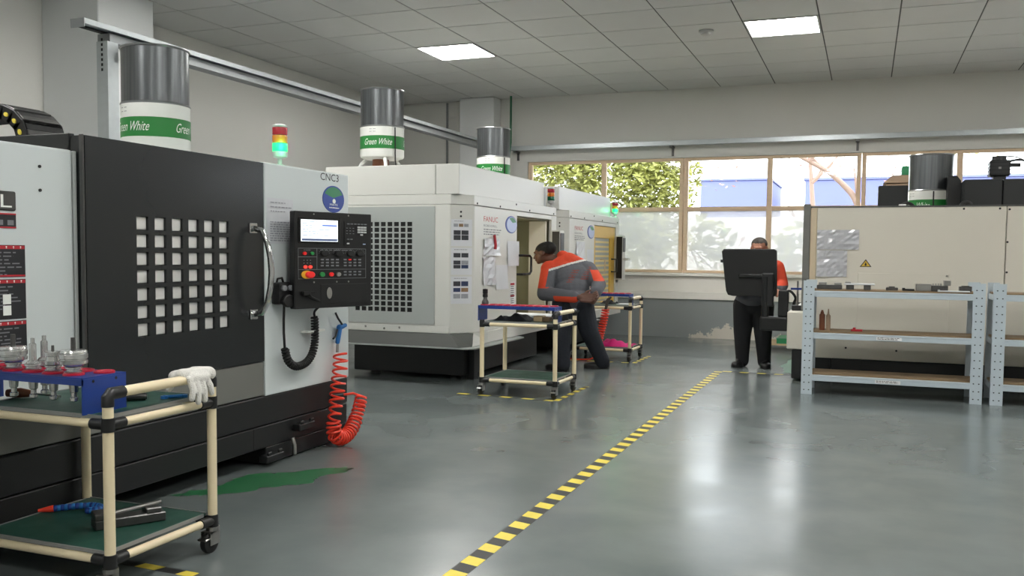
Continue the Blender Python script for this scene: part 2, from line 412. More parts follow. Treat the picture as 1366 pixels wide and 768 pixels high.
# ceiling: slab, tiles, grid
TX, TY = 0.937, 0.9285; GX, GY = -8.139, 16.81
cl = struct(mesh_obj('ceiling', MB().box(XL-0.2, XR+0.2, YF-0.2, YB+0.25, ZC+0.008, ZC+0.12), 'ceiling_grid'))
led_cells = set()
for j in (2, 7, 12):
    for k in (5, 10, 15, 20): led_cells.add((j, k))       # cell between column lines j, j+1 and row lines k, k-1
me_tile = None
far_tiles = MB()
for j in range(-1, 17):
    for k in range(1, 25):
        if (j, k) in led_cells: continue
        x0 = max(XL, GX+j*TX)+0.009; x1 = min(XR, GX+(j+1)*TX)-0.009
        y0 = max(YF, GY-k*TY)+0.009; y1 = min(YB, GY-(k-1)*TY)-0.009
        if x1-x0 < 0.05 or y1-y0 < 0.05: continue
        full = (x1-x0 > TX-0.03 and y1-y0 > TY-0.03)
        if k <= 9 and j <= 12:
            if full and me_tile is not None:
                o = bpy.data.objects.new('ceiling_tile', me_tile); COL.objects.link(o); o.parent = cl; o.location = (x0, y0, ZC)
            else:
                o = mesh_obj('ceiling_tile', MB().box(0, x1-x0, 0, y1-y0, 0.0, 0.006), 'ceiling_white', cl)
                o.location = (x0, y0, ZC)
                if full: me_tile = o.data
        else:
            far_tiles.box(x0, x1, y0, y1, ZC, ZC+0.006)
ft = mesh_obj('ceiling_tile_field', far_tiles, 'ceiling_white', cl); ft['kind'] = 'stuff'
led_proto = None
for (j, k) in sorted(led_cells):
    x = GX+(j+0.5)*TX; y = GY-(k-0.5)*TY
    if not (XL < x < XR and YF < y < YB): continue
    nm = {(2, 5): 'square LED ceiling panel above the white machines by the left wall', (7, 5): 'square LED ceiling panel above the yellow striped floor line, near the smoke detector'}.get((j, k), 'square LED ceiling panel in the tiled ceiling over the near floor')
    if led_proto is None:
        led_proto = thing('ceiling_light', (x, y, ZC), nm, 'ceiling light')
        hw, hy = TX/2-0.012, TY/2-0.012; f = MB()
        for a in ((-hw, hw, -hy, -hy+0.022), (-hw, hw, hy-0.022, hy), (-hw, -hw+0.022, -hy+0.022, hy-0.022), (hw-0.022, hw, -hy+0.022, hy-0.022)):
            f.box(x+a[0], x+a[1], y+a[2], y+a[3], ZC-0.012, ZC+0.006)
        mesh_obj('frame', f, 'plastic_grey', led_proto)
        mesh_obj('diffuser', MB().box(x-hw+0.022, x+hw-0.022, y-hy+0.022, y+hy-0.022, ZC-0.006, ZC+0.004), 'led_diffuser', led_proto)
        if nm.endswith('near floor'): led_proto['group'] = 'ceiling lights over the near floor'
        elif 'group' in led_proto: del led_proto['group']
    else:
        q = dup(led_proto, (x, y, ZC), nm)
        if nm.endswith('near floor'): q['group'] = 'ceiling lights over the near floor'
        elif 'group' in q: del q['group']
sd = thing('smoke_detector', (-2.09, 12.53, ZC), 'small round smoke detector on a white ceiling tile', 'smoke detector')
mesh_obj('base', MB().lathe((-2.09, 12.53, ZC), [(0.10, 0.0), (0.10, -0.018), (0.07, -0.022)]), 'plastic_grey', sd, smooth=True)
mesh_obj('sensor_head', MB().lathe((-2.09, 12.53, ZC-0.022), [(0.07, 0.0), (0.07, -0.03), (0.045, -0.05), (0.0, -0.052)]), 'plastic_grey', sd, smooth=True)

# ================================================================== floor markings
def tape(name, x0, y0, x1, y1, wd, per, label, group=None, z=0.0015):
    """flat hazard tape: alternating yellow and black fields, cut on a slant"""
    a = Vector((x0, y0, 0)); d = Vector((x1-x0, y1-y0, 0)); L = d.length; d.normalize(); nrm = Vector((-d.y, d.x, 0))
    mb = MB(); t = 0.0; i = 0; sk = wd*0.25
    while t < L-1e-6:
        e = min(L, t+per/2)
        q = [a+d*(max(0, t-sk*0))+nrm*(-wd/2), a+d*e+nrm*(-wd/2), a+d*min(L, e+sk)+nrm*(wd/2), a+d*min(L, t+sk if i else 0)+nrm*(wd/2)]
        mb.add([p+Vector((0, 0, z)) for p in q]+[p+Vector((0, 0, 0.0002)) for p in q], [(0, 1, 2, 3), (0, 1, 5, 4), (1, 2, 6, 5), (2, 3, 7, 6), (3, 0, 4, 7)], i % 2)
        t = e; i += 1
    o = mesh_obj(name, mb, ['tape_yellow', 'tape_black'], at=(x0, y0, 0))
    return tag(o, label, 'floor tape', group)
tape('floor_tape', -1.75, 12.0, -1.75, 0.6, 0.10, 0.2135, 'long yellow and black striped line down the open floor')
tape('floor_tape', -1.70, 12.03, 0.2, 12.03, 0.06, 0.2135, 'striped tape line across the floor in front of the standing worker')
tape('floor_tape', -4.05, 8.90, -2.95, 8.84, 0.055, 0.25, 'striped tape in front of the cart beside the bending worker')
tape('floor_tape', -2.925, 8.86, -2.925, 9.95, 0.06, 0.2135, 'striped tape along the right side of the cart beside the bending worker')
tape('floor_tape', -3.9, 12.42, -3.05, 12.42, 0.05, 0.25, 'striped tape in front of the cart with the pink cloth')
tape('floor_tape', -2.97, 12.42, -2.97, 13.35, 0.06, 0.2135, 'striped tape along the right side of the cart with the pink cloth')
tape('floor_tape', -3.7, 3.39, -2.86, 3.36, 0.055, 0.25, 'striped tape under the cart with the white glove')

# worn green paint
def patch(name, pts, zz=0.001, m='paint_green'):
    mb = MB(); mb.add([(x, y, zz) for x, y in pts], [tuple(range(len(pts)))]); o = mesh_obj(name, mb, m, fl); return o
def rough_poly(pts, sub=7, amp=0.032):
    r = random.Random(3); out = []
    for i in range(len(pts)):
        a = Vector(pts[i]); b = Vector(pts[(i+1) % len(pts)])
        for k in range(sub):
            p = a.lerp(b, k/sub); out.append((p.x+r.uniform(-amp, amp), p.y+r.uniform(-amp, amp)))
    return out
lab(patch('paint_patch', rough_poly([(-3.93, 4.42), (-3.83, 4.72), (-3.86, 5.02), (-3.6, 5.25), (-3.38, 5.48), (-3.27, 5.46), (-3.36, 5.2), (-3.33, 5.0), (-3.5, 4.85), (-3.60, 4.62), (-3.78, 4.5)])), 'worn green paint patch on the grey floor')
lab(patch('paint_patch', rough_poly([(-1.05, 12.9), (-0.9, 14.6), (-0.2, 14.8), (-0.6, 13.0), (-0.75, 12.2), (-0.95, 12.2)])), 'worn green paint patch beside the right machine')

# ================================================================== cable trays and pipe
t = thing('cable_tray', (-6.55, 6.3, 2.1), 'galvanised steel cable tray on an upright, running along the left wall', 'cable tray')
mesh_obj('channel', MB().box(-6.64, -6.48, 6.28, 16.45, 3.492, 3.538), 'galvanised', t)
mesh_obj('lower_duct', MB().box(-6.66, -6.515, 6.6, 16.45, 3.40, 3.478), 'galvanised_dull', t)
mesh_obj('web', MB().box(-6.62, -6.56, 6.3, 16.45, 3.478, 3.492), 'dark_void', t)
mesh_obj('end_cap', MB().box(-6.64, -6.48, 6.272, 6.28, 3.46, 3.538), 'galvanised_dull', t)
mb = MB(); mb.box(-6.62, -6.50, 6.55, 6.555, 0, 3.398); mb.box(-6.625, -6.62, 6.55, 6.68, 0, 3.398); mb.box(-6.50, -6.495, 6.55, 6.68, 0, 3.398)
mesh_obj('upright', mb, 'galvanised', t)
mb = MB()
for i in range(7): mb.box(-6.57, -6.55, 6.547, 6.5495, 3.40-i*0.045, 3.425-i*0.045)
mesh_obj('slot_row', mb, 'dark_void', t)
mesh_obj('bracket', MB().prism(FY(6.75), [(-6.49, 3.398), (-6.24, 3.398), (-6.24, 3.37), (-6.49, 3.18)], 0, -0.04), 'steel_dark', t)
t = thing('cable_tray', (-6.4, 16.5, 3.3), 'galvanised steel cable tray running above the windows', 'cable tray')
mb = MB(); mb.box(-6.46, 7.3, 16.52, 16.525, 3.48, 3.55); mb.box(-6.46, 7.3, 16.63, 16.635, 3.48, 3.55); mb.box(-6.46, 7.3, 16.52, 16.635, 3.475, 3.48); mb.box(-6.46, 7.3, 16.51, 16.645, 3.55, 3.557)
mesh_obj('channel', mb, 'galvanised', t)
for x in (-6.36, -3.35, -0.2, 2.9):
    mb = MB(); mb.box(x-0.03, x+0.03, 16.53, YB-0.002, 3.44, 3.474); mb.box(x-0.02, x+0.02, YB-0.03, YB-0.002, 3.30, 3.44)
    mesh_obj('bracket', mb, 'steel_dark', t)
tag(mesh_obj('green_pipe', MB().tube([(-6.40, 16.42, 4.49), (-6.40, 16.42, 3.62), (-6.42, 16.40, 3.4), (-6.44, 16.40, 0.02)], 0.022, 10), 'pipe_green', smooth=True, at=(-6.4, 16.4, 0)), 'thin green vertical pipe in the corner beside the windows', 'pipe')

# ================================================================== shared sub-builders
def wrap_text(mb, c, r, s, ang, zc, h, shear=0.35, w=None, m=0):
    """lettering wrapped on a vertical cylinder, centred at angle ang"""
    vs, fs = text_data(s, 1.0, shear); x0 = min(v[0] for v in vs); x1 = max(v[0] for v in vs); y0 = min(v[1] for v in vs); y1 = max(v[1] for v in vs)
    k = h/(y1-y0); kw = k if w is None else w/(x1-x0); mid = 0.5*(x0+x1)
    out = []
    for x, y in vs:
        a = ang+(x-mid)*kw/r
        out.append((c[0]+r*math.cos(a), c[1]+r*math.sin(a), zc+(y-y0)*k-h/2))
    return mb.add(out, fs, m)
def mist_collector(x, y, z, leg, label, txt_ang=-0.9, cable=True):
    """z = underside of the feet; the drum stands on three bent legs"""
    r = 0.268; b = z+leg
    t = thing('mist_collector', (x, y, z), label, 'air filter')
    o = mesh_obj('filter_drum', MB().lathe((x, y, b), [(r-0.006, 0.385), (r-0.006, 0.83), (r-0.03, 0.835), (r-0.05, 0.82), (0.0, 0.82)], 48), 'filter_metal', t, smooth=True)
    mesh_obj('rim', MB().lathe((x, y, b), [(r, 0.825), (r+0.004, 0.834), (r, 0.842), (r-0.02, 0.842), (r-0.02, 0.825)], 48), 'filter_rim', t, smooth=True)
    mb = MB(); mb.lathe((x, y, b), [(r, 0.378), (r+0.006, 0.386), (r, 0.396), (r-0.02, 0.396), (r-0.02, 0.378)], 48)
    mesh_obj('rim', mb, 'filter_rim', t, smooth=True)
    mesh_obj('housing', MB().lathe((x, y, b), [(0.0, 0.0), (0.20, 0.0), (r-0.01, 0.02), (r, 0.04), (r, 0.378), (0.0, 0.378)], 48), 'filter_white', t, smooth=True)
    bd = mesh_obj('green_band', MB().lathe((x, y, b), [(r+0.001, 0.115), (r+0.003, 0.115), (r+0.003, 0.268), (r+0.001, 0.268)], 48), 'filter_green', t, smooth=True)
    mb = MB()
    for k in range(3): wrap_text(mb, (x, y), r+0.005, 'Green White', txt_ang+k*2.094, b+0.195, 0.075, 0.45, 0.36)
    mesh_obj('lettering', mb, 'ink_white', bd)
    mb = MB()
    for k in range(2): wrap_text(mb, (x, y), r+0.002, '-- --', txt_ang-0.25, b+0.315+k*0.03, 0.006, 0, 0.08)
    mesh_obj('small_print', mb, 'ink_grey', t)
    for k in range(3):
        a = txt_ang+0.35+k*2.094; ca, sa = math.cos(a), math.sin(a)
        mb = MB(); mb.tube([(x+ca*(r-0.06), y+sa*(r-0.06), b+0.01), (x+ca*(r+0.01), y+sa*(r+0.01), b-leg*0.4), (x+ca*(r+0.04), y+sa*(r+0.04), z+0.01)], 0.022, 8); mb.cyl((x+ca*(r+0.04), y+sa*(r+0.04), z), (x+ca*(r+0.04), y+sa*(r+0.04), z+0.012), 0.04)
        mesh_obj('leg', mb, 'filter_white', t, smooth=True)
    mesh_obj('suction_duct', MB().cyl((x-0.02, y, z), (x-0.02, y, b+0.005), 0.11, 0.10, 20), 'wood_handle', t, smooth=True)
    if cable:
        q = txt_ang+0.8; cq = lambda rad, zz: (x+rad*math.cos(q), y+rad*math.sin(q), zz)
        mesh_obj('cable', MB().tube([cq(r+0.008, b+0.37), cq(r+0.010, b+0.1), cq(r+0.012, b-0.02), cq(r+0.03, z+0.01)], 0.008, 6), 'black_rubber', t, smooth=True)
    return t
def stack_light(parent, x, y, z, lit=True, s=1.0, stem=0.05):
    """warning light tower: a part of its machine, with its lenses as sub-parts"""
    mb = MB(); mb.lathe((x, y, z), [(0.05*s, 0), (0.05*s, 0.012), (0.03*s, 0.02), (0.018*s, 0.03), (0.018*s, stem), (0.052*s, stem+0.012), (0.055*s, stem+0.05*s)], 20)
    z1 = z+stem+0.05*s
    base = mesh_obj('signal_tower', mb, 'plastic_grey', parent, smooth=True)
    for i, (c, h) in enumerate((('lens_green_lit' if lit else 'lens_green', 0.062), ('lens_orange', 0.058), ('lens_red', 0.058))):
        mesh_obj('lens', MB().lathe((x, y, z1), [(0.053*s, 0.002), (0.055*s, 0.006), (0.055*s, h*s-0.006), (0.053*s, h*s-0.002)], 24), c, base, smooth=True); z1 += h*s
    mesh_obj('cap', MB().lathe((x, y, z1), [(0.056*s, 0), (0.056*s, 0.014*s), (0.04*s, 0.02*s), (0, 0.021*s)], 24), 'plastic_grey', base, smooth=True)
    if lit:
        ld = bpy.data.lights.new('tower_glow', 'POINT'); ld.energy = 0.7; ld.color = (0.15, 1.0, 0.45); ld.shadow_soft_size = 0.05
        lo = bpy.data.objects.new('tower_glow', ld); COL.objects.link(lo); lo.parent = base
        off = origin(parent); lo.location = (x+0.075*s-off.x, y-0.075*s-off.y, z+stem+0.08*s-off.z)
    return base
def bolts(parent, F, pts, r=0.012, m='black_rubber'):
    for a, b in pts: mesh_obj('bolt', disc(MB(), F, a, b, r, r, 0.0, 0.006, 10), m, parent)
#MARK1
# ================================================================== MACHINE 1: black and white machining centre "CNC3"
M1 = thing('machining_centre', (-4.6, 5.0, 0), 'large machining centre with black sliding door and grey white end panel marked CNC3', 'machine')
XF = -3.87; F1 = FX(XF)
# carcass
mesh_obj('carcass', MB().box(-6.15, XF-0.12, 3.78, 6.36, 0.5, 2.085), 'machine_cool_white', M1, bevel=0.01)
# black door with its 6 x 7 lattice of little windows
DY0, DY1, DZ0, DZ1 = 3.735, 5.272, 0.742, 2.105
yy = [4.096+i*0.1426 for i in range(6)]; zz = [1.693-j*0.102-0.077 for j in range(7)]
mb = MB()
ya = [DY0]+[q for y in yy for q in (y, y+0.093)]+[DY1]
za = [DZ0]+sorted(q for z in zz for q in (z, z+0.077))+[DZ1]
for i in range(len(ya)-1):
    for j in range(len(za)-1):
        if i % 2 == 1 and j % 2 == 1:
            y0, y1, z0, z1 = ya[i], ya[i+1], za[j], za[j+1]           # reveal of an opening
            a = [F1.p(y0, z0), F1.p(y1, z0), F1.p(y1, z1), F1.p(y0, z1)]; b = [F1.p(y0, z0, -0.02), F1.p(y1, z0, -0.02), F1.p(y1, z1, -0.02), F1.p(y0, z1, -0.02)]
            mb.add(a+b, [(k, (k+1) % 4, 4+(k+1) % 4, 4+k) for k in range(4)])
        else:
            mb.add([F1.p(ya[i], za[j]), F1.p(ya[i+1], za[j]), F1.p(ya[i+1], za[j+1]), F1.p(ya[i], za[j+1])], [(0, 1, 2, 3)])
mb.box(XF-0.10, XF-0.03, DY0, DY1, DZ0, DZ1); mb.box(XF-0.03, XF-0.001, DY0, DY0+0.004, DZ0, DZ1); mb.box(XF-0.03, XF-0.001, DY1-0.004, DY1, DZ0, DZ1); mb.box(XF-0.03, XF-0.001, DY0, DY1, DZ1-0.004, DZ1); mb.box(XF-0.03, XF-0.001, DY0, DY1, DZ0, DZ0+0.004)
door = mesh_obj('sliding_door', mb, 'black_paint', M1)
me_p = None
for y in yy:
    for z in zz:
        if me_p is None:
            o = mesh_obj('window_pane', MB().box(0, 0.008, 0.002, 0.091, 0.002, 0.075), 'pane_metal', door, bevel=0.003); me_p = o.data
            for v in me_p.vertices: v.co += origin(M1)
        else:
            o = bpy.data.objects.new('window_pane', me_p); COL.objects.link(o); o.parent = door
        o.location = Vector((XF-0.022, y, z))-origin(M1)
hp = [(XF+0.005, 5.15, 1.655), (XF+0.075, 5.15, 1.64), (XF+0.115, 5.155, 1.56), (XF+0.135, 5.16, 1.46), (XF+0.142, 5.162, 1.36), (XF+0.135, 5.16, 1.26), (XF+0.115, 5.155, 1.16), (XF+0.075, 5.15, 1.085), (XF+0.005, 5.15, 1.075)]
h = mesh_obj('handle', MB().tube(hp, 0.02, 10), 'chrome', door, smooth=True)
for z in (1.655, 1.075): mesh_obj('handle_plate', MB().box(XF, XF+0.012, 5.11, 5.19, z-0.035, z+0.035), 'chrome', door, bevel=0.004)
# black hood side that stands proud of the white left panel, running back over the roof
mesh_obj('hood_side', MB().box(-4.72, XF-0.11, 3.735, 3.775, 0.742, 2.12), 'black_paint', M1, bevel=0.004)
mesh_obj('hood_corner', MB().box(XF-0.03, XF-0.002, 3.722, 3.734, 0.742, 2.11), 'steel_dark', M1, bevel=0.003)
mesh_obj('roof_panel', MB().box(-6.1, XF-0.11, 3.80, 5.28, 2.086, 2.10), 'black_paint', M1)
# white left panel
mesh_obj('side_panel', MB().box(-4.6, XF-0.06, 1.9, 3.705, 0.742, 2.025), 'machine_cool_white', M1, bevel=0.012, seg=2)
mesh_obj('panel_return', MB().box(XF-0.10, XF-0.055, 3.708, 3.732, 0.742, 2.02), 'machine_grey', M1, bevel=0.003)
mesh_obj('roof_lip', MB().box(-5.3, -4.62, 2.9, 3.72, 2.06, 2.13), 'filter_white', M1, bevel=0.005)
FL = FX(XF-0.06)
bolts(M1, FL, [(3.50, 1.92), (3.50, 1.80)], 0.008)
# grey skirt strip, right end panel, base
mesh_obj('skirt_strip', MB().box(-4.3, XF-0.004, 1.9, 5.274, 0.503, 0.738), 'machine_midgrey', M1, bevel=0.006)
mesh_obj('end_panel', MB().box(-4.3, XF, 5.282, 6.38, 0.495, 2.112), 'machine_cool_white', M1, bevel=0.012, seg=2)
mb = MB(); mb.box(-6.1, XF-0.006, 1.9, 6.37, 0.292, 0.495)
bs = mesh_obj('base', mb, 'black_base', M1, bevel=0.008)
mesh_obj('base_ledge', MB().box(-6.1, XF-0.012, 1.9, 6.37, 0.13, 0.286), 'black_base', M1, bevel=0.006)
mesh_obj('base_block', MB().box(-6.1, XF-0.014, 5.30, 6.36, 0.012, 0.13), 'black_base', M1, bevel=0.006)
for y in (2.3, 4.3, 6.2):
    for x in (-4.3, -5.8): mesh_obj('levelling_foot', MB().cyl((x, y, 0), (x, y, 0.135), 0.05, 0.045, 12), 'steel_dark', M1)
for y, z in ((5.33, 0.035), (5.72, 0.19)):
    mb = MB(); mb.box(XF-0.02, XF+0.05, y-0.10, y+0.10, z, z+0.05); mb.box(XF+0.03, XF+0.05, y-0.085, y-0.04, z+0.05, z+0.075); mb.box(XF+0.03, XF+0.05, y+0.04, y+0.085, z+0.05, z+0.075)
    mesh_obj('lifting_lug', mb, 'black_base', M1, bevel=0.006)
mesh_obj('drain_valve', MB().tube([(XF+0.012, 5.58, 0.15), (XF+0.03, 5.58, 0.10), (XF+0.03, 5.58, 0.03)], 0.016, 10), 'steel', M1, smooth=True)
mesh_obj('seam', MB().box(XF-0.0125, XF-0.0105, 5.16, 5.165, 0.135, 0.285), 'dark_void', M1)
# signs on the white left panel
sg = mesh_obj('maker_sign', MB().fbox(FL, 2.95, 3.352, 1.688, 1.782, 0, 0.012), 'steel_dark', M1, bevel=0.008)
mesh_obj('lettering', text_on(MB(), FL, 'L', 3.262, 1.703, 0.062, 0.062, 0.0125), 'ink_white', sg)
sg = mesh_obj('rating_plate', MB().fbox(FL, 3.0, 3.354, 1.602, 1.675, 0, 0.003), 'label_black', M1)
mb = MB(); mb.fbox(FL, 3.0, 3.354, 1.668, 1.675, 0.003, 0.004); mb.fbox(FL, 3.0, 3.354, 1.602, 1.609, 0.003, 0.004); mesh_obj('red_border', mb, 'label_red', sg)
mb = MB()
for k in range(3): mb.fbox(FL, 3.305-k*0.06, 3.34-k*0.06, 1.617, 1.642, 0.003, 0.004)
mesh_obj('symbol', mb, 'ink_grey', sg)
for z0, z1, sq in ((1.362, 1.52, 0), (1.155, 1.352, 1), (0.95, 1.146, 0)):
    sg = mesh_obj('warning_label', MB().fbox(FL, 3.0, 3.402, z0, z1, 0, 0.003), 'label_black', M1)
    mb = MB(); mb.fbox(FL, 3.003, 3.399, z1-0.020, z1-0.003, 0.003, 0.004)
    if not sq: mb.fbox(FL, 3.003, 3.399, z0+0.003, z0+0.011, 0.003, 0.004)
    mesh_obj('red_band', mb, 'label_red', sg)
    mb = bars(MB(), FL, 3.02, 3.39, z1-0.034, 7, 0.018, 0.006, 0.0036); mesh_obj('small_print', mb, 'ink_grey', sg)
    mb = MB(); text_on(mb, FL, '! ! ! !', 3.25, z1-0.017, 0.13, 0.011, 0.0045); mesh_obj('lettering', mb, 'ink_white', sg)
    if sq:
        mb = MB()
        for k in range(2): mb.fbox(FL, 3.27, 3.315, z0+0.02+k*0.055, z0+0.068+k*0.055, 0.003, 0.0042)
        mesh_obj('pictogram', mb, 'ink_white', sg)
# lettering and round badge on the end panel
mesh_obj('lettering', text_on(MB(), F1, 'CNC3', 5.975, 2.045, 0.255, 0.055, 0.0015), 'ink_black', M1)
bd = mesh_obj('round_badge', disc(MB(), F1, 6.155, 1.908, 0.152, 0.103, 0, 0.004, 40), 'logo_blue', M1)
mb = MB(); mb.prism(F1, [(6.155+0.138*math.cos(a), 1.908+0.093*math.sin(a)) for a in [PI*(0.14+0.72*i/16) for i in range(17)]]+[(6.10, 1.928), (6.155, 1.918), (6.21, 1.932)], 0.004, 0.005); mesh_obj('green_hill', mb, 'logo_green', bd)
mb = MB(); disc(mb, F1, 6.16, 1.893, 0.022, 0.018, 0.0042, 0.005, 16); text_on(mb, F1, 'MAITE', 6.10, 1.858, 0.11, 0.016, 0.0048); bars(mb, F1, 6.09, 6.23, 1.846, 1, 0.02, 0.008, 0.0048, rnd=0)
mesh_obj('lettering', mb, 'ink_white', bd)
stack_light(M1, -4.05, 5.72, 2.112, True, 1.0, 0.07)

# control panel hung on the end panel
ua = math.radians(70.7); CPF = Frame((-3.745, 5.455, 1.095), (math.cos(ua), math.sin(ua), 0), (0, 0, 1), (math.sin(ua), -math.cos(ua), 0))
W, H = 0.705, 0.692
cp = mesh_obj('control_panel', MB().fbox(CPF, 0, W, 0, H, -0.06, 0), 'black_plastic', M1, bevel=0.006)
mesh_obj('swing_bracket', MB().box(XF, -3.742, 5.62, 5.70, 1.25, 1.6), 'black_plastic', M1, bevel=0.005)
sc = mesh_obj('screen', MB().fbox(CPF, 0.03, 0.395, H-0.225, H-0.045, 0, 0.008), 'screen_frame', cp, bevel=0.003)
mesh_obj('display', MB().fbox(CPF, 0.048, 0.375, H-0.212, H-0.058, 0.008, 0.0095), 'screen_lit', sc)
mb = MB(); mb.fbox(CPF, 0.055, 0.37, H-0.208, H-0.193, 0.0095, 0.0102); bars(mb, CPF, 0.06, 0.36, H-0.07, 8, 0.014, 0.0035, 0.0102, rnd=0.7); mesh_obj('menu_bar', mb, 'screen_bar', sc)
mesh_obj('highlight', MB().fbox(CPF, 0.235, 0.365, H-0.102, H-0.092, 0.0095, 0.0104), 'screen_blue', sc)
mb = MB()
for a in (0.165, 0.48): disc(mb, CPF, a, H-0.018, 0.006, 0.006, 0, 0.004, 10)
for a in (0.165, 0.37, 0.48): disc(mb, CPF, a, 0.188, 0.006, 0.006, 0, 0.004, 10)
mesh_obj('screw', mb, 'steel', cp)
kb = mesh_obj('keypad', MB().fbox(CPF, 0.44, 0.675, H-0.24, H-0.06, 0, 0.004), 'black_plastic', cp)
def keys(parent, a0, b0, nx, ny, da, db, w, h, m):
    for i in range(nx):
        for j in range(ny): mesh_obj('key', MB().fbox(CPF, a0+i*da, a0+i*da+w, b0-j*db, b0-j*db+h, 0.004, 0.010), m, parent, bevel=0.0015)
keys(kb, 0.462, H-0.082, 6, 1, 0.033, 0.03, 0.024, 0.008, 'button_grey')
keys(kb, 0.562, H-0.108, 3, 3, 0.03, 0.018, 0.026, 0.013, 'key_white')
keys(kb, 0.455, H-0.112, 3, 3, 0.03, 0.02, 0.014, 0.005, 'button_grey')
keys(kb, 0.590, H-0.162, 1, 1, 0.03, 0.02, 0.024, 0.010, 'key_white')
keys(kb, 0.462, H-0.195, 2, 1, 0.03, 0.02, 0.022, 0.008, 'button_grey')
keys(kb, 0.462, H-0.228, 1, 1, 0.03, 0.02, 0.022, 0.010, 'key_white'); keys(kb, 0.615, H-0.230, 1, 1, 0.03, 0.02, 0.024, 0.008, 'logo_pale')
op = mesh_obj('operator_board', MB().fbox(CPF, 0.025, 0.645, 0.212, 0.432, 0, 0.004), 'black_plastic', cp)
mb = MB()
for (a0, a1, b0, b1) in ((0.025, 0.645, 0.429, 0.432), (0.025, 0.645, 0.212, 0.215), (0.025, 0.645, 0.278, 0.281), (0.025, 0.028, 0.212, 0.432), (0.642, 0.645, 0.212, 0.432), (0.188, 0.191, 0.281, 0.432), (0.025, 0.188, 0.368, 0.371)): mb.fbox(CPF, a0, a1, b0, b1, 0.004, 0.005)
mesh_obj('frame_line', mb, 'button_grey', op)
mb = MB(); text_on(mb, CPF, 'POWER', 0.075, 0.413, 0.06, 0.009, 0.0046); bars(mb, CPF, 0.22, 0.62, 0.422, 1, 0.02, 0.005, 0.0046); mesh_obj('lettering', mb, 'button_grey', op)
def btn(a, b, r, m, hgt=0.014, par=op): return mesh_obj('button', disc(MB(), CPF, a, b, r*1.25, r, 0.004, 0.004+hgt, 20), m, par, bevel=0.002)
btn(0.078, 0.394, 0.012, 'button_red'); btn(0.143, 0.394, 0.012, 'button_green')
for a in (0.075, 0.103, 0.131): btn(a, 0.345, 0.004, 'button_grey', 0.004); btn(a, 0.325, 0.004, 'button_grey', 0.004)
for a in (0.085, 0.128): btn(a, 0.298, 0.011, 'button_lit_red', 0.012)
es = mesh_obj('emergency_stop', disc(MB(), CPF, 0.10, 0.243, 0.05, 0.029, 0.004, 0.010, 28), 'button_yellow', op)
mesh_obj('mushroom', disc(MB(), CPF, 0.115, 0.243, 0.036, 0.024, 0.010, 0.04, 24), 'button_red', op, bevel=0.006)
btn(0.232, 0.243, 0.017, 'button_green'); btn(0.315, 0.243, 0.015, 'button_red')
mesh_obj('key_switch', disc(MB(), CPF, 0.378, 0.243, 0.02, 0.015, 0.004, 0.02, 18), 'steel', op)
for a in (0.255, 0.385, 0.495, 0.585):
    k = mesh_obj('rotary_knob', disc(MB(), CPF, a, 0.394, 0.034, 0.022, 0.004, 0.02, 24), 'black_rubber', op, bevel=0.004)
    mb = MB()
    for i in range(9):
        q = PI*(i/8.0); disc(mb, CPF, a+0.047*math.cos(q), 0.396+0.03*math.sin(q), 0.003, 0.002, 0.004, 0.005, 6)
    mesh_obj('dial_mark', mb, 'button_grey', op)
for i in range(4):
    for j in range(3):
        mesh_obj('key', MB().fbox(CPF, 0.222+i*0.046, 0.247+i*0.046, 0.345-j*0.022, 0.356-j*0.022, 0.004, 0.009), 'button_grey', op)
        mesh_obj('key', MB().fbox(CPF, 0.432+i*0.046, 0.457+i*0.046, 0.345-j*0.022, 0.356-j*0.022, 0.004, 0.009), 'button_red' if (i, j) == (1, 0) else 'button_grey', op)
    for j in range(2): mesh_obj('key', MB().fbox(CPF, 0.432+i*0.046, 0.457+i*0.046, 0.255-j*0.022, 0.266-j*0.022, 0.004, 0.009), 'button_grey', op)
lk = mesh_obj('cover_plate', MB().fbox(CPF, 0.225, 0.66, 0.03, 0.172, 0, 0.003), 'black_plastic', cp, bevel=0.002)
mesh_obj('latch', disc(MB(), CPF, 0.30, 0.107, 0.024, 0.042, 0.003, 0.009, 24), 'steel', lk, bevel=0.002)
mb = MB(); mb.fbox(CPF, 0.055, 0.115, 0.095, 0.125, 0, 0.03); mesh_obj('cable_socket', mb, 'black_rubber', cp, bevel=0.004)
mb = MB(); mb.fbox(CPF, 0.05, 0.16, 0.108, 0.122, 0.005, 0.02); mesh_obj('cable_clamp', mb, 'black_rubber', cp)
mesh_obj('tool_hook', MB().box(XF, XF+0.07, 5.70, 5.93, 0.905, 0.92), 'filter_white', M1, bevel=0.003)

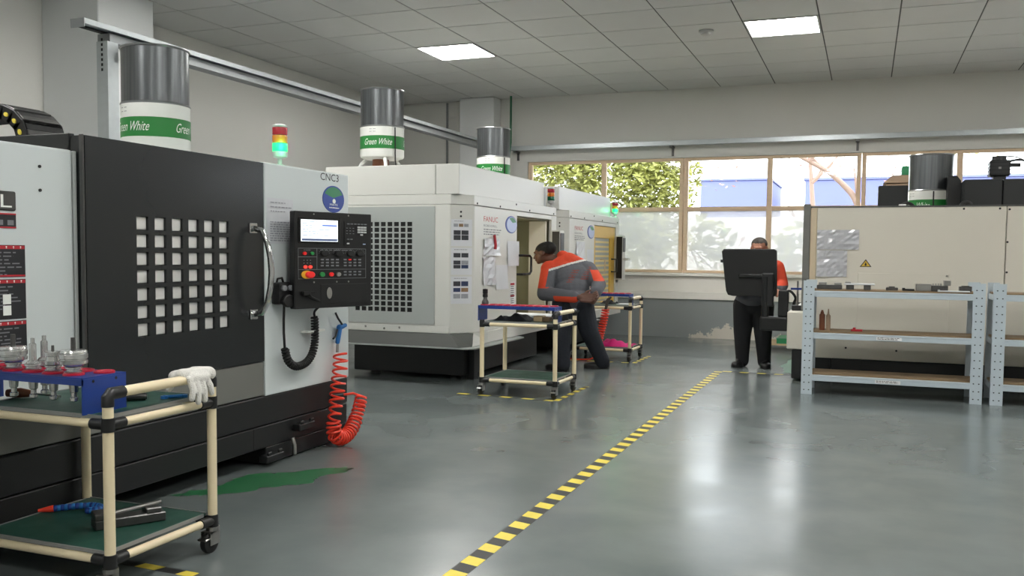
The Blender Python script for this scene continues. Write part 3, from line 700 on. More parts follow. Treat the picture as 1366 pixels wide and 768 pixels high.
# cable carrier over the roof corner
CC = thing('cable_carrier', (-4.8, 4.4, 2.13), 'black plastic cable carrier with yellow link pins, arching onto the machine roof', 'cable chain')
path = [(-5.5, 2.36), (-5.30, 2.368), (-5.13, 2.362), (-5.02, 2.345), (-4.945, 2.315), (-4.885, 2.262), (-4.855, 2.18)]
for i in range(len(path)-1):
    a = Vector((path[i][0], 4.2, path[i][1])); b = Vector((path[i+1][0], 4.2, path[i+1][1])); d = (b-a); L = d.length; d.normalize(); nr = Vector((-d.z, 0, d.x))
    Fk = Frame(a, d, nr, (0, -1, 0))
    mesh_obj('link_side', MB().fbox(Fk, -0.012, L+0.012, -0.045, 0.045, -0.302, -0.29), 'black_plastic', CC, bevel=0.003)
    mb = MB(); mb.fbox(Fk, -0.012, L+0.012, -0.045, 0.045, -0.012, 0.0)
    lk = mesh_obj('link_side', mb, 'black_plastic', CC, bevel=0.003)
    if i < 6: mesh_obj('pin', disc(MB(), Fk, L*0.55, 0.0, 0.018, 0.013, 0, 0.006, 14), 'tape_yellow', lk)
    for q in (0.2, 0.65):
        mesh_obj('crossbar', MB().fbox(Fk, L*q-0.01, L*q+0.03, 0.035, 0.052, -0.29, -0.012), 'steel_dark' if q > 0.5 else 'black_plastic', CC, bevel=0.003)
mesh_obj('end_bracket', MB().box(-4.91, -4.80, 4.2, 4.502, 2.101, 2.19), 'black_plastic', CC, bevel=0.004)

# things on machine 1
mist_collector(-5.47, 6.02, 2.10, 0.19, 'grey drum air filter with green band on the roof of the black door machine', -1.67, False)
def sheet(name, F, a0, a1, b0, b1, c, m, label, cat, curl=0.006, nx=6, ny=8, group=None, crumple=0.0):
    """a hanging sheet with a soft wave"""
    mb = MB(); r = random.Random(sum(ord(ch) for ch in label)); ph = r.random()*6
    vs = []
    for j in range(ny+1):
        for i in range(nx+1):
            u = i/nx; v = j/ny
            vs.append((a0+(a1-a0)*u, b0+(b1-b0)*v, c+curl*(0.5+0.5*math.sin(5*u+ph+3*v))*(1-v*0.7)+crumple*r.random()))
    n = len(vs); fs = [(j*(nx+1)+i, j*(nx+1)+i+1, (j+1)*(nx+1)+i+1, (j+1)*(nx+1)+i) for j in range(ny) for i in range(nx)]
    vv = [F.p(*q) for q in vs]+[F.p(q[0], q[1], q[2]-0.0015) for q in vs]
    mb.add(vv, fs+[tuple(n+i for i in f) for f in fs])
    cc = F.p((a0+a1)/2, b0, c)
    o = mesh_obj(name, mb, m, at=cc, smooth=not crumple); ROOT[o.name] = cc
    return tag(o, label, cat, group)
o = sheet('document_sleeve', F1, 5.31, 5.615, 1.555, 1.872, 0.003, 'film', 'clear sleeve with a printed sheet taped beside the CNC3 control panel', 'document')
mb = MB(); bars(mb, F1, 5.335, 5.59, 1.845, 3, 0.03, 0.008, 0.0112); bars(mb, F1, 5.33, 5.59, 1.71, 9, 0.016, 0.009, 0.0112, rnd=0.05); mb2 = mesh_obj('small_print', mb, 'print_grey', o)

MP = thing('handwheel_pendant', (XF+0.05, 5.42, 1.2), 'black handwheel pendant with a coiled cord hanging beside the control panel', 'remote control')
FP = FX(XF+0.03)
mb = MB(); mb.fbox(FP, 5.345, 5.505, 1.13, 1.285, -0.028, 0.045); mesh_obj('body', mb, 'black_plastic', MP, bevel=0.02, seg=2)
mesh_obj('hand_wheel', disc(MB(), FP, 5.425, 1.155, 0.068, 0.045, 0.045, 0.075, 28), 'black_rubber', MP, bevel=0.006)
for a in (5.385, 5.462): mesh_obj('selector_knob', disc(MB(), FP, a, 1.245, 0.027, 0.02, 0.045, 0.065, 16), 'button_grey', MP, bevel=0.003)
mesh_obj('hanger', MB().tube([FP.p(5.375, 1.28, 0.0), FP.p(5.38, 1.31, 0.005), FP.p(5.43, 1.315, 0.005), FP.p(5.455, 1.28, 0.0)], 0.008, 8), 'black_rubber', MP, smooth=True)
# straight lead, then a coil hanging in a U up to the socket
base = [(5.42, 1.13), (5.415, 1.02), (5.415, 0.93), (5.425, 0.82), (5.46, 0.735), (5.53, 0.685), (5.61, 0.675), (5.70, 0.695), (5.765, 0.745), (5.80, 0.82), (5.805, 0.92), (5.80, 1.02)]
def spline(pts, n):
    out = []; P = [Vector(p) for p in pts]; P = [P[0]*2-P[1]]+P+[P[-1]*2-P[-2]]
    for i in range(1, len(P)-2):
        for k in range(n):
            t = k/n; a, b, c, d = P[i-1:i+3]
            out.append(0.5*((2*b)+(c-a)*t+(2*a-5*b+4*c-d)*t*t+(3*b-a-3*c+d)*t*t*t))
    out.append(P[-2]); return out
def coil(pts, R, turns, r, n=6, per=10, squash=1.0):
    """helix of radius R wound round a 3D path"""
    P = spline(pts, 12); L = [0.0]
    for i in range(1, len(P)): L.append(L[-1]+(P[i]-P[i-1]).length)
    N = int(turns*per); out = []; T0 = (P[1]-P[0]).normalized(); ref = Vector((1, 0, 0)); nn = (ref-T0*ref.dot(T0)).normalized(); j = 0
    for i in range(N+1):
        s = L[-1]*i/N
        while j < len(L)-2 and L[j+1] < s: j += 1
        q = P[j].lerp(P[j+1], (s-L[j])/max(1e-9, L[j+1]-L[j])); T = (P[j+1]-P[j]).normalized()
        nn = (nn-T*nn.dot(T)).normalized(); bb = T.cross(nn); a = 2*PI*i/per
        RR = R(s/L[-1]) if callable(R) else R
        out.append(q+nn*math.cos(a)*RR+bb*math.sin(a)*RR*squash)
    return out
b3 = [FP.p(a, b, 0.03) for a, b in base]
mesh_obj('lead', MB().tube([b3[0], b3[1], b3[2], b3[3]], 0.009, 8), 'black_rubber', MP, smooth=True)
mesh_obj('coiled_cord', MB().tube(coil(b3[3:], 0.022, 34, 0.0, per=9), 0.0095, 6), 'black_rubber', MP, smooth=True)
mesh_obj('plug_lead', MB().tube(spline([b3[-1], FP.p(5.795, 1.06, 0.035), FP.p(5.70, 1.13, 0.15), CPF.p(0.12, 0.085, 0.03), CPF.p(0.11, 0.105, 0.024)], 6), 0.009, 8), 'black_rubber', MP, smooth=True)

AG = thing('air_gun', (-3.80, 6.17, 0.5), 'blue air gun on a red coiled hose hanging at the CNC3 machine corner', 'air gun')
g = MB(); g.cap((-3.835, 6.185, 0.905), (-3.83, 6.15, 0.80), 0.022, 0.018, 12); g.cap((-3.835, 6.185, 0.912), (-3.82, 6.245, 0.925), 0.024, 0.016, 12)
mesh_obj('gun_body', g, 'air_blue', AG, smooth=True)
mesh_obj('nozzle', MB().tube([(-3.82, 6.20, 0.935), (-3.825, 6.15, 0.985), (-3.83, 6.12, 1.03)], 0.008, 8), 'black_plastic', AG, smooth=True)
mesh_obj('trigger', MB().tube([(-3.82, 6.13, 0.90), (-3.81, 6.09, 0.85), (-3.81, 6.055, 0.835)], 0.008, 8), 'black_plastic', AG, smooth=True)
mesh_obj('fitting', MB().tube([(-3.83, 6.15, 0.79), (-3.83, 6.145, 0.72)], 0.012, 10), 'steel', AG, smooth=True)
hs = [(-3.80, 6.145, 0.71), (-3.79, 6.12, 0.60), (-3.78, 6.07, 0.46), (-3.77, 6.03, 0.33), (-3.76, 5.98, 0.21), (-3.76, 5.99, 0.11), (-3.76, 6.08, 0.065), (-3.76, 6.20, 0.085), (-3.76, 6.30, 0.17), (-3.76, 6.36, 0.27), (-3.765, 6.40, 0.33)]
def rr(s): return 0.052 if s < 0.72 else 0.045
# denser winding towards the floor
c1 = coil(hs[:5], rr, 9, 0, per=14); c2 = coil(hs[4:], rr, 19, 0, per=14)
mesh_obj('coiled_hose', MB().tube(c1+c2[1:]+[Vector((-3.77, 6.40, 0.345)), Vector((-3.80, 6.33, 0.375)), Vector((-3.84, 6.24, 0.372))], 0.0095, 6), 'hose_red', AG, smooth=True)
mb = MB(); mb.cyl((-3.84, 6.24, 0.372), (-3.866, 6.12, 0.372), 0.012, None, 10); mesh_obj('hose_coupling', mb, 'black_plastic', AG)

# ================================================================== MACHINES 2, 3: white drilling centres
def drill_centre(dy, open_door, label):
    R = thing('drilling_centre', (-5.1, 11.0+dy, 0), label, 'machine')
    Y = lambda v: v+dy
    ys, ye = Y(9.45), Y(12.63); XFr = -4.2
    FS = FY(ys); FF = FX(XFr); cch = Vector((XFr+4.41, 0.207, 0)).normalized()
    FC = Frame((-4.41, ys, 0), cch, (0, 0, 1), (cch.y, -cch.x, 0)); CL = math.hypot(0.21, 0.207)
    # lower enclosure
    mesh_obj('side_panel', MB().box(-6.0, -4.412, ys, ys+0.04, 0.585, 2.05), 'machine_white', R, bevel=0.004)
    mesh_obj('corner_panel', MB().fbox(FC, 0.001, CL-0.001, 0.585, 2.05, -0.04, 0), 'machine_white', R, bevel=0.004)
    mesh_obj('front_panel', MB().box(XFr-0.05, XFr, Y(9.66), Y(11.03), 0.585, 2.045), 'machine_white', R, bevel=0.006)
    mesh_obj('front_panel', MB().box(XFr-0.05, XFr, Y(12.42), Y(12.63), 0.585, 2.045), 'machine_white', R, bevel=0.006)
    mesh_obj('door_lintel', MB().box(XFr-0.05, XFr-0.002, Y(11.03), Y(12.42), 1.985, 2.045), 'machine_white', R, bevel=0.004)
    mesh_obj('door_sill', MB().box(XFr-0.05, XFr-0.002, Y(11.03), Y(12.42), 0.585, 0.605), 'machine_white', R, bevel=0.004)
    mesh_obj('far_panel', MB().box(-6.0, XFr-0.05, ye-0.04, ye, 0.585, 2.05), 'machine_white', R)
    mesh_obj('rear_panel', MB().box(-6.0, -5.96, ys+0.05, ye-0.05, 0.585, 2.05), 'machine_white', R)
    # header band above the front, upper box
    mesh_obj('header_band', MB().prism(FZ(0), [(-6.0, ys), (-4.40, ys), (XFr-0.002, Y(9.655)), (XFr-0.002, ye), (-6.0, ye)], 2.052, 2.165), 'machine_white', R, bevel=0.006)
    mesh_obj('upper_box', MB().box(-4.592, -4.3, ys+0.002, Y(12.36), 2.166, 2.508), 'machine_white', R, bevel=0.006)
    mesh_obj('upper_box', MB().box(-6.05, -4.598, ys+0.002, Y(12.36), 2.166, 2.508), 'machine_white', R, bevel=0.006)
    mesh_obj('upper_step', MB().box(-6.0, -4.36, Y(12.365), Y(12.62), 2.166, 2.46), 'machine_grey', R, bevel=0.006)
    # working space behind the door
    mb = MB(); mb.box(-5.05, -5.0, Y(10.9), Y(12.55), 0.6, 1.985); mb.box(-5.0, XFr-0.051, Y(10.9), Y(10.94), 0.6, 1.985); mb.box(-5.0, XFr-0.051, Y(12.50), Y(12.55), 0.6, 1.985); mb.box(-5.0, XFr-0.051, Y(10.94), Y(12.5), 0.6, 0.62); mb.box(-5.0, XFr-0.051, Y(10.94), Y(12.5), 1.965, 1.985)
    mesh_obj('work_space', mb, 'cavity_olive', R)
    if open_door: mesh_obj('cavity_fill_strip', MB().box(-4.75, -4.45, Y(10.942), Y(10.965), 1.0, 1.9), 'fill_glow', R)  # glowing strip added out of view to brighten the working space
    # aprons, slanted underside, base
    mesh_obj('front_apron', MB().box(XFr-0.10, XFr+0.05, Y(9.95), Y(12.63), 0.45, 0.583), 'machine_white', R, bevel=0.004)
    tri = [Vector((XFr+0.002, Y(9.657), 0.583)), Vector((XFr+0.05, Y(9.949), 0.583)), Vector((XFr+0.05, Y(9.949), 0.45))]; u = MB(); u.loft([tri, [p+Vector((-0.06, 0, 0)) for p in tri]])
    tri = [Vector((XFr, Y(9.652), 0.583)), Vector((XFr+0.05, Y(9.949), 0.45)), Vector((-4.13, Y(9.44), 0.4445))]; u.loft([tri, [p+Vector((-0.05, 0.02, 0)) for p in tri]])
    mesh_obj('apron_corner', u, 'machine_white', R)
    mesh_obj('side_rail', MB().box(-6.0, -4.412, ys-0.006, ys+0.05, 0.583, 0.66), 'machine_white', R, bevel=0.003)
    mesh_obj('tray_lip', MB().prism(FZ(0), [(-6.0, Y(9.28)), (-4.12, Y(9.28)), (-4.04, Y(9.34)), (-4.04, Y(10.9)), (-4.14, Y(11.0)), (-6.0, Y(11.0))], 0.428, 0.444), 'machine_grey', R)
    u = MB(); q = [(-6.0, ys, 0.582), (-4.41, ys, 0.582), (-4.20, Y(9.65), 0.582), (-4.13, Y(9.44), 0.446), (-4.22, Y(9.285), 0.446), (-6.0, Y(9.285), 0.446)]
    u.add(q+[(a, b+0.02, c-0.01) for a, b, c in q[:3]]+[(a, b+0.02, c) for a, b, c in q[3:]], [(0, 1, 4, 5), (1, 2, 3, 4), (6, 7, 10, 11), (7, 8, 9, 10), (0, 1, 7, 6), (1, 2, 8, 7), (2, 3, 9, 8), (3, 4, 10, 9), (4, 5, 11, 10), (5, 0, 6, 11)])
    mesh_obj('flared_skirt', u, 'machine_underside', R)
    mesh_obj('base', MB().box(-5.9, -4.40, Y(9.85), Y(12.4), 0.05, 0.425), 'black_base', R, bevel=0.01)
    for x in (-5.7, -4.6):
        for y in (10.05, 12.2): mesh_obj('levelling_foot', MB().cyl((x, Y(y), 0), (x, Y(y), 0.05), 0.07, 0.05, 12), 'steel_dark', R)
    mesh_obj('base_frame', MB().box(-4.42, -4.32, Y(9.95), Y(10.07), 0.0, 0.425), 'black_base', R, bevel=0.006)
    # vent: grey access panel with a 16 row lattice
    x0, x1, zb, zt = -5.93, -4.60, 0.68, 2.03
    gx0, gx1, gz0, gz1 = -5.66, -4.885, 0.80, 1.855; nx, nz = 9, 16
    px_, pz = (gx1-gx0)/nx, (gz1-gz0)/nz; bw, bh = 0.022, 0.016
    mb = MB()
    for a in ((x0, gx0-0.001, zb, zt), (gx1+bw, x1, zb, zt), (gx0-0.001, gx1+bw, zb, gz0), (gx0-0.001, gx1+bw, gz1+bh, zt)): mb.fbox(FS, a[0], a[1], a[2], a[3], 0.001, 0.010)
    ac = mesh_obj('access_panel', mb, 'machine_grey', R)
    mb = MB()
    for i in range(nx+1): mb.fbox(FS, gx0+i*px_, gx0+i*px_+bw, gz0, gz1+bh, 0.002, 0.010)
    for j in range(nz+1): mb.fbox(FS, gx0, gx1+bw, gz0+j*pz, gz0+j*pz+bh, 0.002, 0.0098)
    mesh_obj('vent_lattice', mb, 'machine_grey', ac)
    mesh_obj('vent_backing', MB().fbox(FS, gx0, gx1+bw, gz0, gz1+bh, 0.0005, 0.0015), 'dark_void', ac)
    bolts(R, FS, [(-4.70, 1.94), (-4.70, 0.85), (-5.5, 0.63), (-5.25, 0.615), (-5.05, 0.63)], 0.014)
    bolts(R, FC, [(0.13, 1.97), (0.13, 1.92)], 0.012)
    bolts(R, Frame((XFr-0.002, 0, 0), (0, 1, 0), (0, 0, 1), (1, 0, 0)), [(Y(9.74), 2.075), (Y(10.45), 2.075), (Y(11.5), 2.075), (Y(12.5), 2.075), (Y(11.0), 2.13)], 0.012)
    # lettering, badge
    mb = MB(); text_on(mb, FF, 'FANUC', Y(9.93), 1.875, 0.44, 0.062, 0.0015); mesh_obj('lettering', mb, 'ink_red', R)
    mb = MB(); text_on(mb, FF, 'ROBODRILL', Y(9.93), 1.815, 0.42, 0.026, 0.0015); bars(mb, FF, Y(9.93), Y(10.5), 1.79, 3, 0.028, 0.012, 0.0015, rnd=0.2); mesh_obj('small_print', mb, 'ink_grey', R)
    bd = mesh_obj('round_badge', disc(MB(), FF, Y(10.82), 1.865, 0.20, 0.108, 0, 0.004, 40), 'logo_blue', R)
    mesh_obj('badge_face', disc(MB(), FF, Y(10.835), 1.865, 0.175, 0.095, 0.004, 0.006, 40), 'logo_pale', bd)
    mb = MB(); mb.prism(FF, [(Y(10.835)+0.15*math.cos(a), 1.875+0.08*math.sin(a)) for a in [PI*(0.1+0.6*i/12) for i in range(13)]]+[(Y(10.86), 1.89)], 0.006, 0.007); mesh_obj('green_hill', mb, 'logo_green', bd)
    # warning strip beside the door
    sg = mesh_obj('warning_strip', MB().fbox(FF, Y(10.80), Y(10.96), 0.82, 1.14, 0, 0.002), 'paper_white', R)
    mb = MB(); mb.fbox(FF, Y(10.81), Y(10.95), 1.10, 1.13, 0.002, 0.003); mb.fbox(FF, Y(10.81), Y(10.95), 0.955, 0.975, 0.002, 0.003); mesh_obj('red_band', mb, 'label_red', sg)
    bars(mb2_ := MB(), FF, Y(10.82), Y(10.94), 1.09, 9, 0.026, 0.012, 0.003, rnd=0.1); mesh_obj('small_print', mb2_, 'print_dark', sg)
    # door
    if open_door:
        d = mesh_obj('sliding_door', MB().box(XFr-0.09, XFr-0.055, Y(9.72), Y(11.075), 0.61, 1.96), 'yellow_paint', R, bevel=0.004)
        mesh_obj('door_handle', MB().tube([(XFr-0.06, Y(11.06), 1.48), (XFr+0.05, Y(11.10), 1.48), (XFr+0.08, Y(11.30), 1.475), (XFr+0.085, Y(11.34), 1.45), (XFr+0.085, Y(11.34), 1.27), (XFr+0.08, Y(11.30), 1.24), (XFr+0.05, Y(11.10), 1.235), (XFr-0.06, Y(11.06), 1.235)], 0.016, 10), 'black_plastic', d, smooth=True)
        mesh_obj('inner_partition', MB().box(-4.75, -4.72, Y(11.0), Y(11.85), 0.62, 1.90), 'cavity_olive', R)
        mesh_obj('inner_jamb', MB().box(-4.5, XFr-0.055, Y(12.30), Y(12.36), 0.62, 1.96), 'machine_cream', R)
    else:
        d = mesh_obj('sliding_door', MB().box(XFr-0.075, XFr-0.052, Y(11.05), Y(12.40), 0.61, 1.98), 'yellow_pale', R, bevel=0.003)
        mb = MB()
        for a in ((11.05, 12.40, 1.78, 1.98), (11.05, 12.40, 0.61, 0.70), (11.05, 11.16, 0.70, 1.78), (12.12, 12.40, 0.70, 1.78)): mb.fbox(FF, Y(a[0]), Y(a[1]), a[2], a[3], -0.052, -0.02)
        mesh_obj('door_frame', mb, 'yellow_paint', d, bevel=0.004)
        mesh_obj('door_pane', MB().fbox(FF, Y(11.16), Y(12.12), 0.70, 1.78, -0.051, -0.046), 'machine_grey', d)
        for i in range(13): mesh_obj('slat', MB().fbox(FF, Y(11.16), Y(12.06), 0.735+i*0.08, 0.77+i*0.08, -0.044, -0.03), 'yellow_pale', d)
        mesh_obj('door_handle', MB().tube([(XFr-0.03, Y(12.2), 1.42), (XFr+0.07, Y(12.22), 1.42), (XFr+0.07, Y(12.22), 1.20), (XFr-0.03, Y(12.2), 1.20)], 0.016, 10), 'black_plastic', d, smooth=True)
        mesh_obj('door_handle', MB().tube([(XFr-0.03, Y(11.5), 1.42), (XFr+0.05, Y(11.52), 1.42), (XFr+0.05, Y(11.52), 1.20), (XFr-0.03, Y(11.5), 1.20)], 0.012, 10), 'machine_cream_edge', d, smooth=True)
    # operator panel, seen edge on
    opn = mesh_obj('operator_panel', MB().box(XFr+0.001, XFr+0.13, Y(12.40), Y(12.60), 1.05, 1.84), 'machine_white', R, bevel=0.008)
    mesh_obj('panel_face', MB().box(XFr+0.02, XFr+0.125, Y(12.385), Y(12.399), 1.08, 1.82), 'black_plastic', opn, bevel=0.003)
    mesh_obj('panel_screen', MB().box(XFr+0.131, XFr+0.138, Y(12.42), Y(12.58), 1.55, 1.80), 'black_plastic', opn)
    mesh_obj('panel_tray', MB().box(XFr+0.001, XFr+0.22, Y(12.41), Y(12.59), 1.40, 1.44), 'machine_white', opn, bevel=0.004)
    mesh_obj('side_locker', MB().box(XFr-0.02, XFr+0.0, Y(12.45), Y(12.62), 1.0, 1.3), 'machine_grey', opn)
    stack_light(R, -4.25, Y(12.52), 2.166, not open_door, 0.95, 0.05)
    return R
drill_centre(0.0, True, 'white drilling centre with its door slid open, the worker leaning into it')
drill_centre(3.59, False, 'white drilling centre with a closed yellow slatted door, standing beside the windows')
mist_collector(-5.6, 10.02, 2.508, 0.13, 'grey drum air filter with green band on top of the open white machine', -1.27)
mist_collector(-5.6, 13.62, 2.508, 0.13, 'grey drum air filter with green band above the machine with the yellow door', -1.3)

# papers on the machines
cch = Vector((0.21, 0.207, 0)).normalized()
for dy, who in ((0.0, 'open white machine'),):
    FC = Frame((-4.41, 9.45+dy, 0), cch, (0, 0, 1), (cch.y, -cch.x, 0)); FF = FX(-4.2)
    prt = ['print_dark', 'print_blue', 'print_brown', 'print_grey']
    for k, (zt, zb, nm) in enumerate(((1.885, 1.58, 'topmost'), (1.562, 1.255, 'middle'), (1.235, 0.925, 'lowest'))):
        o = sheet('instruction_sheet', FC, 0.012, 0.268, zb, zt, 0.002, 'paper', '%s of three printed photo sheets on the corner of the open white machine' % nm, 'paper sheet', 0.002, 3, 4)
        r = random.Random(k)
        rows = [(0.05, 0.085, ('print_grey', 'print_brown', 'print_grey')), (0.125, 0.175, ('print_dark', 'print_dark')), (0.18, 0.235, ('print_dark', 'print_dark'))] if k == 0 else ([(0.06, 0.11, ('print_dark', 'print_dark')), (0.145, 0.19, ('print_dark', 'print_grey')), (0.195, 0.235, ('print_dark', 'print_blue'))] if k == 1 else [(0.055, 0.11, ('print_dark', 'print_blue')), (0.13, 0.175, ('print_blue', 'print_brown')), (0.20, 0.25, ('print_grey', 'print_grey'))])
        for (d0, d1, cs) in rows:
            n = len(cs); wdt = 0.19/n
            for i, cname in enumerate(cs): mesh_obj('photo', MB().fbox(FC, 0.042+i*wdt, 0.042+(i+1)*wdt-0.010, zt-d1, zt-d0, 0.0045, 0.0052), cname, o)
        mb = MB(); bars(mb, FC, 0.05, 0.22, zt-0.018, 1, 0.02, 0.006, 0.0048); mesh_obj('small_print', mb, 'ink_grey', o)
    o = sheet('document_sleeve', FF, 9.92, 10.42, 1.475, 1.68, 0.003, 'film', 'clear plastic pouch with a red pen, taped under the red lettering', 'document', 0.02, 7, 6, None, 0.016)
    mesh_obj('pen', MB().tube([FF.p(10.22, 1.72, 0.02), FF.p(10.21, 1.60, 0.04), FF.p(10.20, 1.555, 0.04)], 0.018, 8), 'label_red', o)
    sheet('document_sleeve', FF, 9.90, 10.28, 1.125, 1.46, 0.003, 'film', 'crumpled clear plastic pouch below the pouch with the pen', 'document', 0.02, 6, 8, None, 0.016)
    sheet('paper_sheet', FF, 10.31, 10.70, 1.06, 1.36, 0.004, 'paper', 'white paper sheet curling off beside the crumpled pouch', 'paper sheet', 0.02)
    sheet('paper_sheet', FF, 10.69, 11.09, 1.345, 1.66, 0.005, 'paper', 'white paper sheet taped beside the open door under the round badge', 'paper sheet', 0.01)
    FF3 = FX(-4.2)
    sheet('document_sleeve', FF3, 13.60, 14.02, 1.30, 1.70, 0.003, 'film', 'clear plastic pouch on the front of the yellow door machine', 'document', 0.02, 6, 8, None, 0.016)
    sheet('paper_sheet', FF3, 14.2, 14.56, 1.08, 1.58, 0.004, 'paper', 'narrow white paper sheet on the front of the yellow door machine', 'paper sheet', 0.01)
#MARK2
# ================================================================== MACHINE 4: cream lathe behind the racks
R4 = thing('turning_centre', (1.5, 12.8, 0), 'cream and black machine standing behind the steel racks', 'machine')
YS = 11.45; FS4 = FY(YS)
mesh_obj('side_panel', MB().box(-0.56, 1.428, YS, YS+0.06, 0.30, 2.075), 'machine_cream', R4, bevel=0.006)
mesh_obj('side_panel', MB().box(1.436, 4.2, YS, YS+0.06, 0.30, 2.075), 'machine_cream', R4, bevel=0.006)
mesh_obj('carcass', MB().box(-0.60, 4.2, YS+0.061, 14.4, 0.30, 1.86), 'machine_cream', R4)
mesh_obj('edge_strip', MB().box(-0.635, -0.562, YS+0.002, YS+0.07, 0.42, 2.075), 'machine_cream_edge', R4, bevel=0.004)
mesh_obj('front_post', MB().box(-0.715, -0.637, YS-0.01, YS+0.10, 0.86, 2.12), 'machine_midgrey', R4, bevel=0.004)
mesh_obj('front_door', MB().box(-0.70, -0.61, YS+0.11, 14.2, 0.9, 2.05), 'black_paint', R4, bevel=0.006)
mesh_obj('top_rail', MB().box(-0.635, 4.2, YS-0.004, YS+0.03, 2.076, 2.092), 'steel_dark', R4)
mesh_obj('coolant_tray', MB().box(-0.87, -0.64, YS-0.02, 14.0, 0.39, 0.838), 'machine_cream', R4, bevel=0.01)
mesh_obj('base', MB().box(-0.81, -0.36, YS+0.01, 14.2, 0.03, 0.385), 'black_base', R4, bevel=0.008)
mesh_obj('base', MB().box(-0.355, 4.1, YS+0.04, 14.2, 0.06, 0.298), 'black_base', R4, bevel=0.008)
mesh_obj('base_panel', MB().box(-0.355, -0.02, YS+0.005, YS+0.04, 0.10, 0.33), 'black_base', R4, bevel=0.006)
for x in (-0.6, 1.6, 3.8):
    for y in (11.7, 14.0): mesh_obj('levelling_foot', MB().cyl((x, y, 0), (x, y, 0.062), 0.07, 0.06, 12), 'steel_dark', R4)
# access cover outline, seams
mb = MB(); mb.fbox(FS4, -0.09, 0.88, 0.55, 1.315, 0, 0.006); mesh_obj('access_cover', mb, 'machine_cream', R4, bevel=0.003)
bolts(R4, FS4, [(1.455, 2.04), (1.36, 2.05), (1.0, 2.05), (1.445, 1.68), (1.45, 1.345), (0.85, 1.29), (0.35, 0.42), (-0.2, 0.43)], 0.012)
wgn = mesh_obj('warning_triangle', MB().prism(FS4, [(-0.075, 1.385), (0.055, 1.385), (-0.01, 1.475)], 0, 0.002), 'ink_black', R4)
mesh_obj('triangle_face', MB().prism(FS4, [(-0.058, 1.393), (0.038, 1.393), (-0.01, 1.460)], 0.002, 0.003), 'warn_yellow', wgn)
mb = MB(); disc(mb, FS4, -0.01, 1.408, 0.012, 0.010, 0.003, 0.004, 10); mb.prism(FS4, [(-0.02, 1.415), (0.0, 1.415), (-0.01, 1.442)], 0.003, 0.004); mesh_obj('symbol', mb, 'ink_black', wgn)
sheet('document_sleeve', FS4, -0.555, -0.09, 1.585, 1.815, 0.004, 'film_dark', 'crinkled clear film pouch, upper of two on the cream machine', 'document', 0.01, 11, 7, None, 0.014)
o = sheet('document_sleeve', FS4, -0.55, -0.215, 1.265, 1.575, 0.004, 'film_dark', 'crinkled clear film pouch, lower of two on the cream machine', 'document', 0.01, 9, 9, None, 0.012)
# units on the roof
mesh_obj('roof_unit', MB().box(0.105, 0.44, 12.05, 12.6, 1.86, 2.365), 'black_paint', R4, bevel=0.008)
mesh_obj('roof_unit', MB().box(1.05, 1.456, 12.1, 13.6, 1.86, 2.425), 'black_paint', R4, bevel=0.008)
mesh_obj('roof_unit', MB().box(1.464, 3.4, 12.1, 13.6, 1.86, 2.425), 'black_paint', R4, bevel=0.008)
mesh_obj('roof_cowl', MB().prism(Frame((0, 12.75, 0), (1, 0, 0), (0, 0, 1), (0, 1, 0)), [(0.9, 1.86), (1.045, 1.86), (1.045, 2.44), (1.0, 2.50), (0.9, 2.50)], -0.3, 0.5), 'black_base', R4)
mo = mesh_obj('servo_motor', MB().box(1.375, 1.60, 12.66, 12.90, 2.505, 2.70), 'black_base', R4, bevel=0.012)
mb = MB(); mb.box(1.42, 1.56, 12.70, 12.86, 2.425, 2.505); mb.cyl((1.487, 12.78, 2.70), (1.487, 12.78, 2.755), 0.085, 0.08, 20); mb.box(1.60, 1.72, 12.74, 12.82, 2.62, 2.665); mesh_obj('motor_mount', mb, 'black_base', mo)
mesh_obj('motor_plate', MB().box(1.47, 1.50, 12.654, 12.66, 2.59, 2.615), 'steel', mo)
for k in range(4): mesh_obj('cooling_fin', MB().box(1.368, 1.607, 12.655, 12.905, 2.53+k*0.045, 2.54+k*0.045), 'black_paint', mo)
mesh_obj('motor_cable', MB().tube(spline([(1.52, 12.78, 2.745), (1.62, 12.77, 2.75), (1.72, 12.77, 2.72), (1.80, 12.77, 2.66), (1.95, 12.78, 2.55), (2.0, 12.8, 2.43)], 6), 0.009, 8), 'key_white', R4, smooth=True)
mesh_obj('motor_cable', MB().tube(spline([(1.60, 12.74, 2.69), (1.72, 12.74, 2.70), (1.9, 12.76, 2.64), (2.05, 12.78, 2.5), (2.1, 12.8, 2.43)], 6), 0.014, 8), 'black_rubber', R4, smooth=True)
mesh_obj('roof_hose', MB().tube(spline([(0.30, 11.75, 1.87), (0.36, 11.75, 2.10), (0.48, 11.75, 2.11), (0.58, 11.76, 1.87)], 6), 0.02, 8), 'black_rubber', R4, smooth=True)
mesh_obj('roof_fitting', MB().box(0.33, 0.41, 11.62, 11.68, 1.862, 2.118), 'key_white', R4, bevel=0.004)
mesh_obj('roof_hose', MB().tube(spline([(0.97, 11.75, 1.87), (1.0, 11.75, 2.11), (1.10, 11.76, 2.11), (1.16, 11.78, 1.87)], 6), 0.022, 8), 'black_rubber', R4, smooth=True)
mist_collector(0.735, 12.9, 1.86, 0.10, 'grey drum air filter with green band on the roof of the cream machine', -2.3)
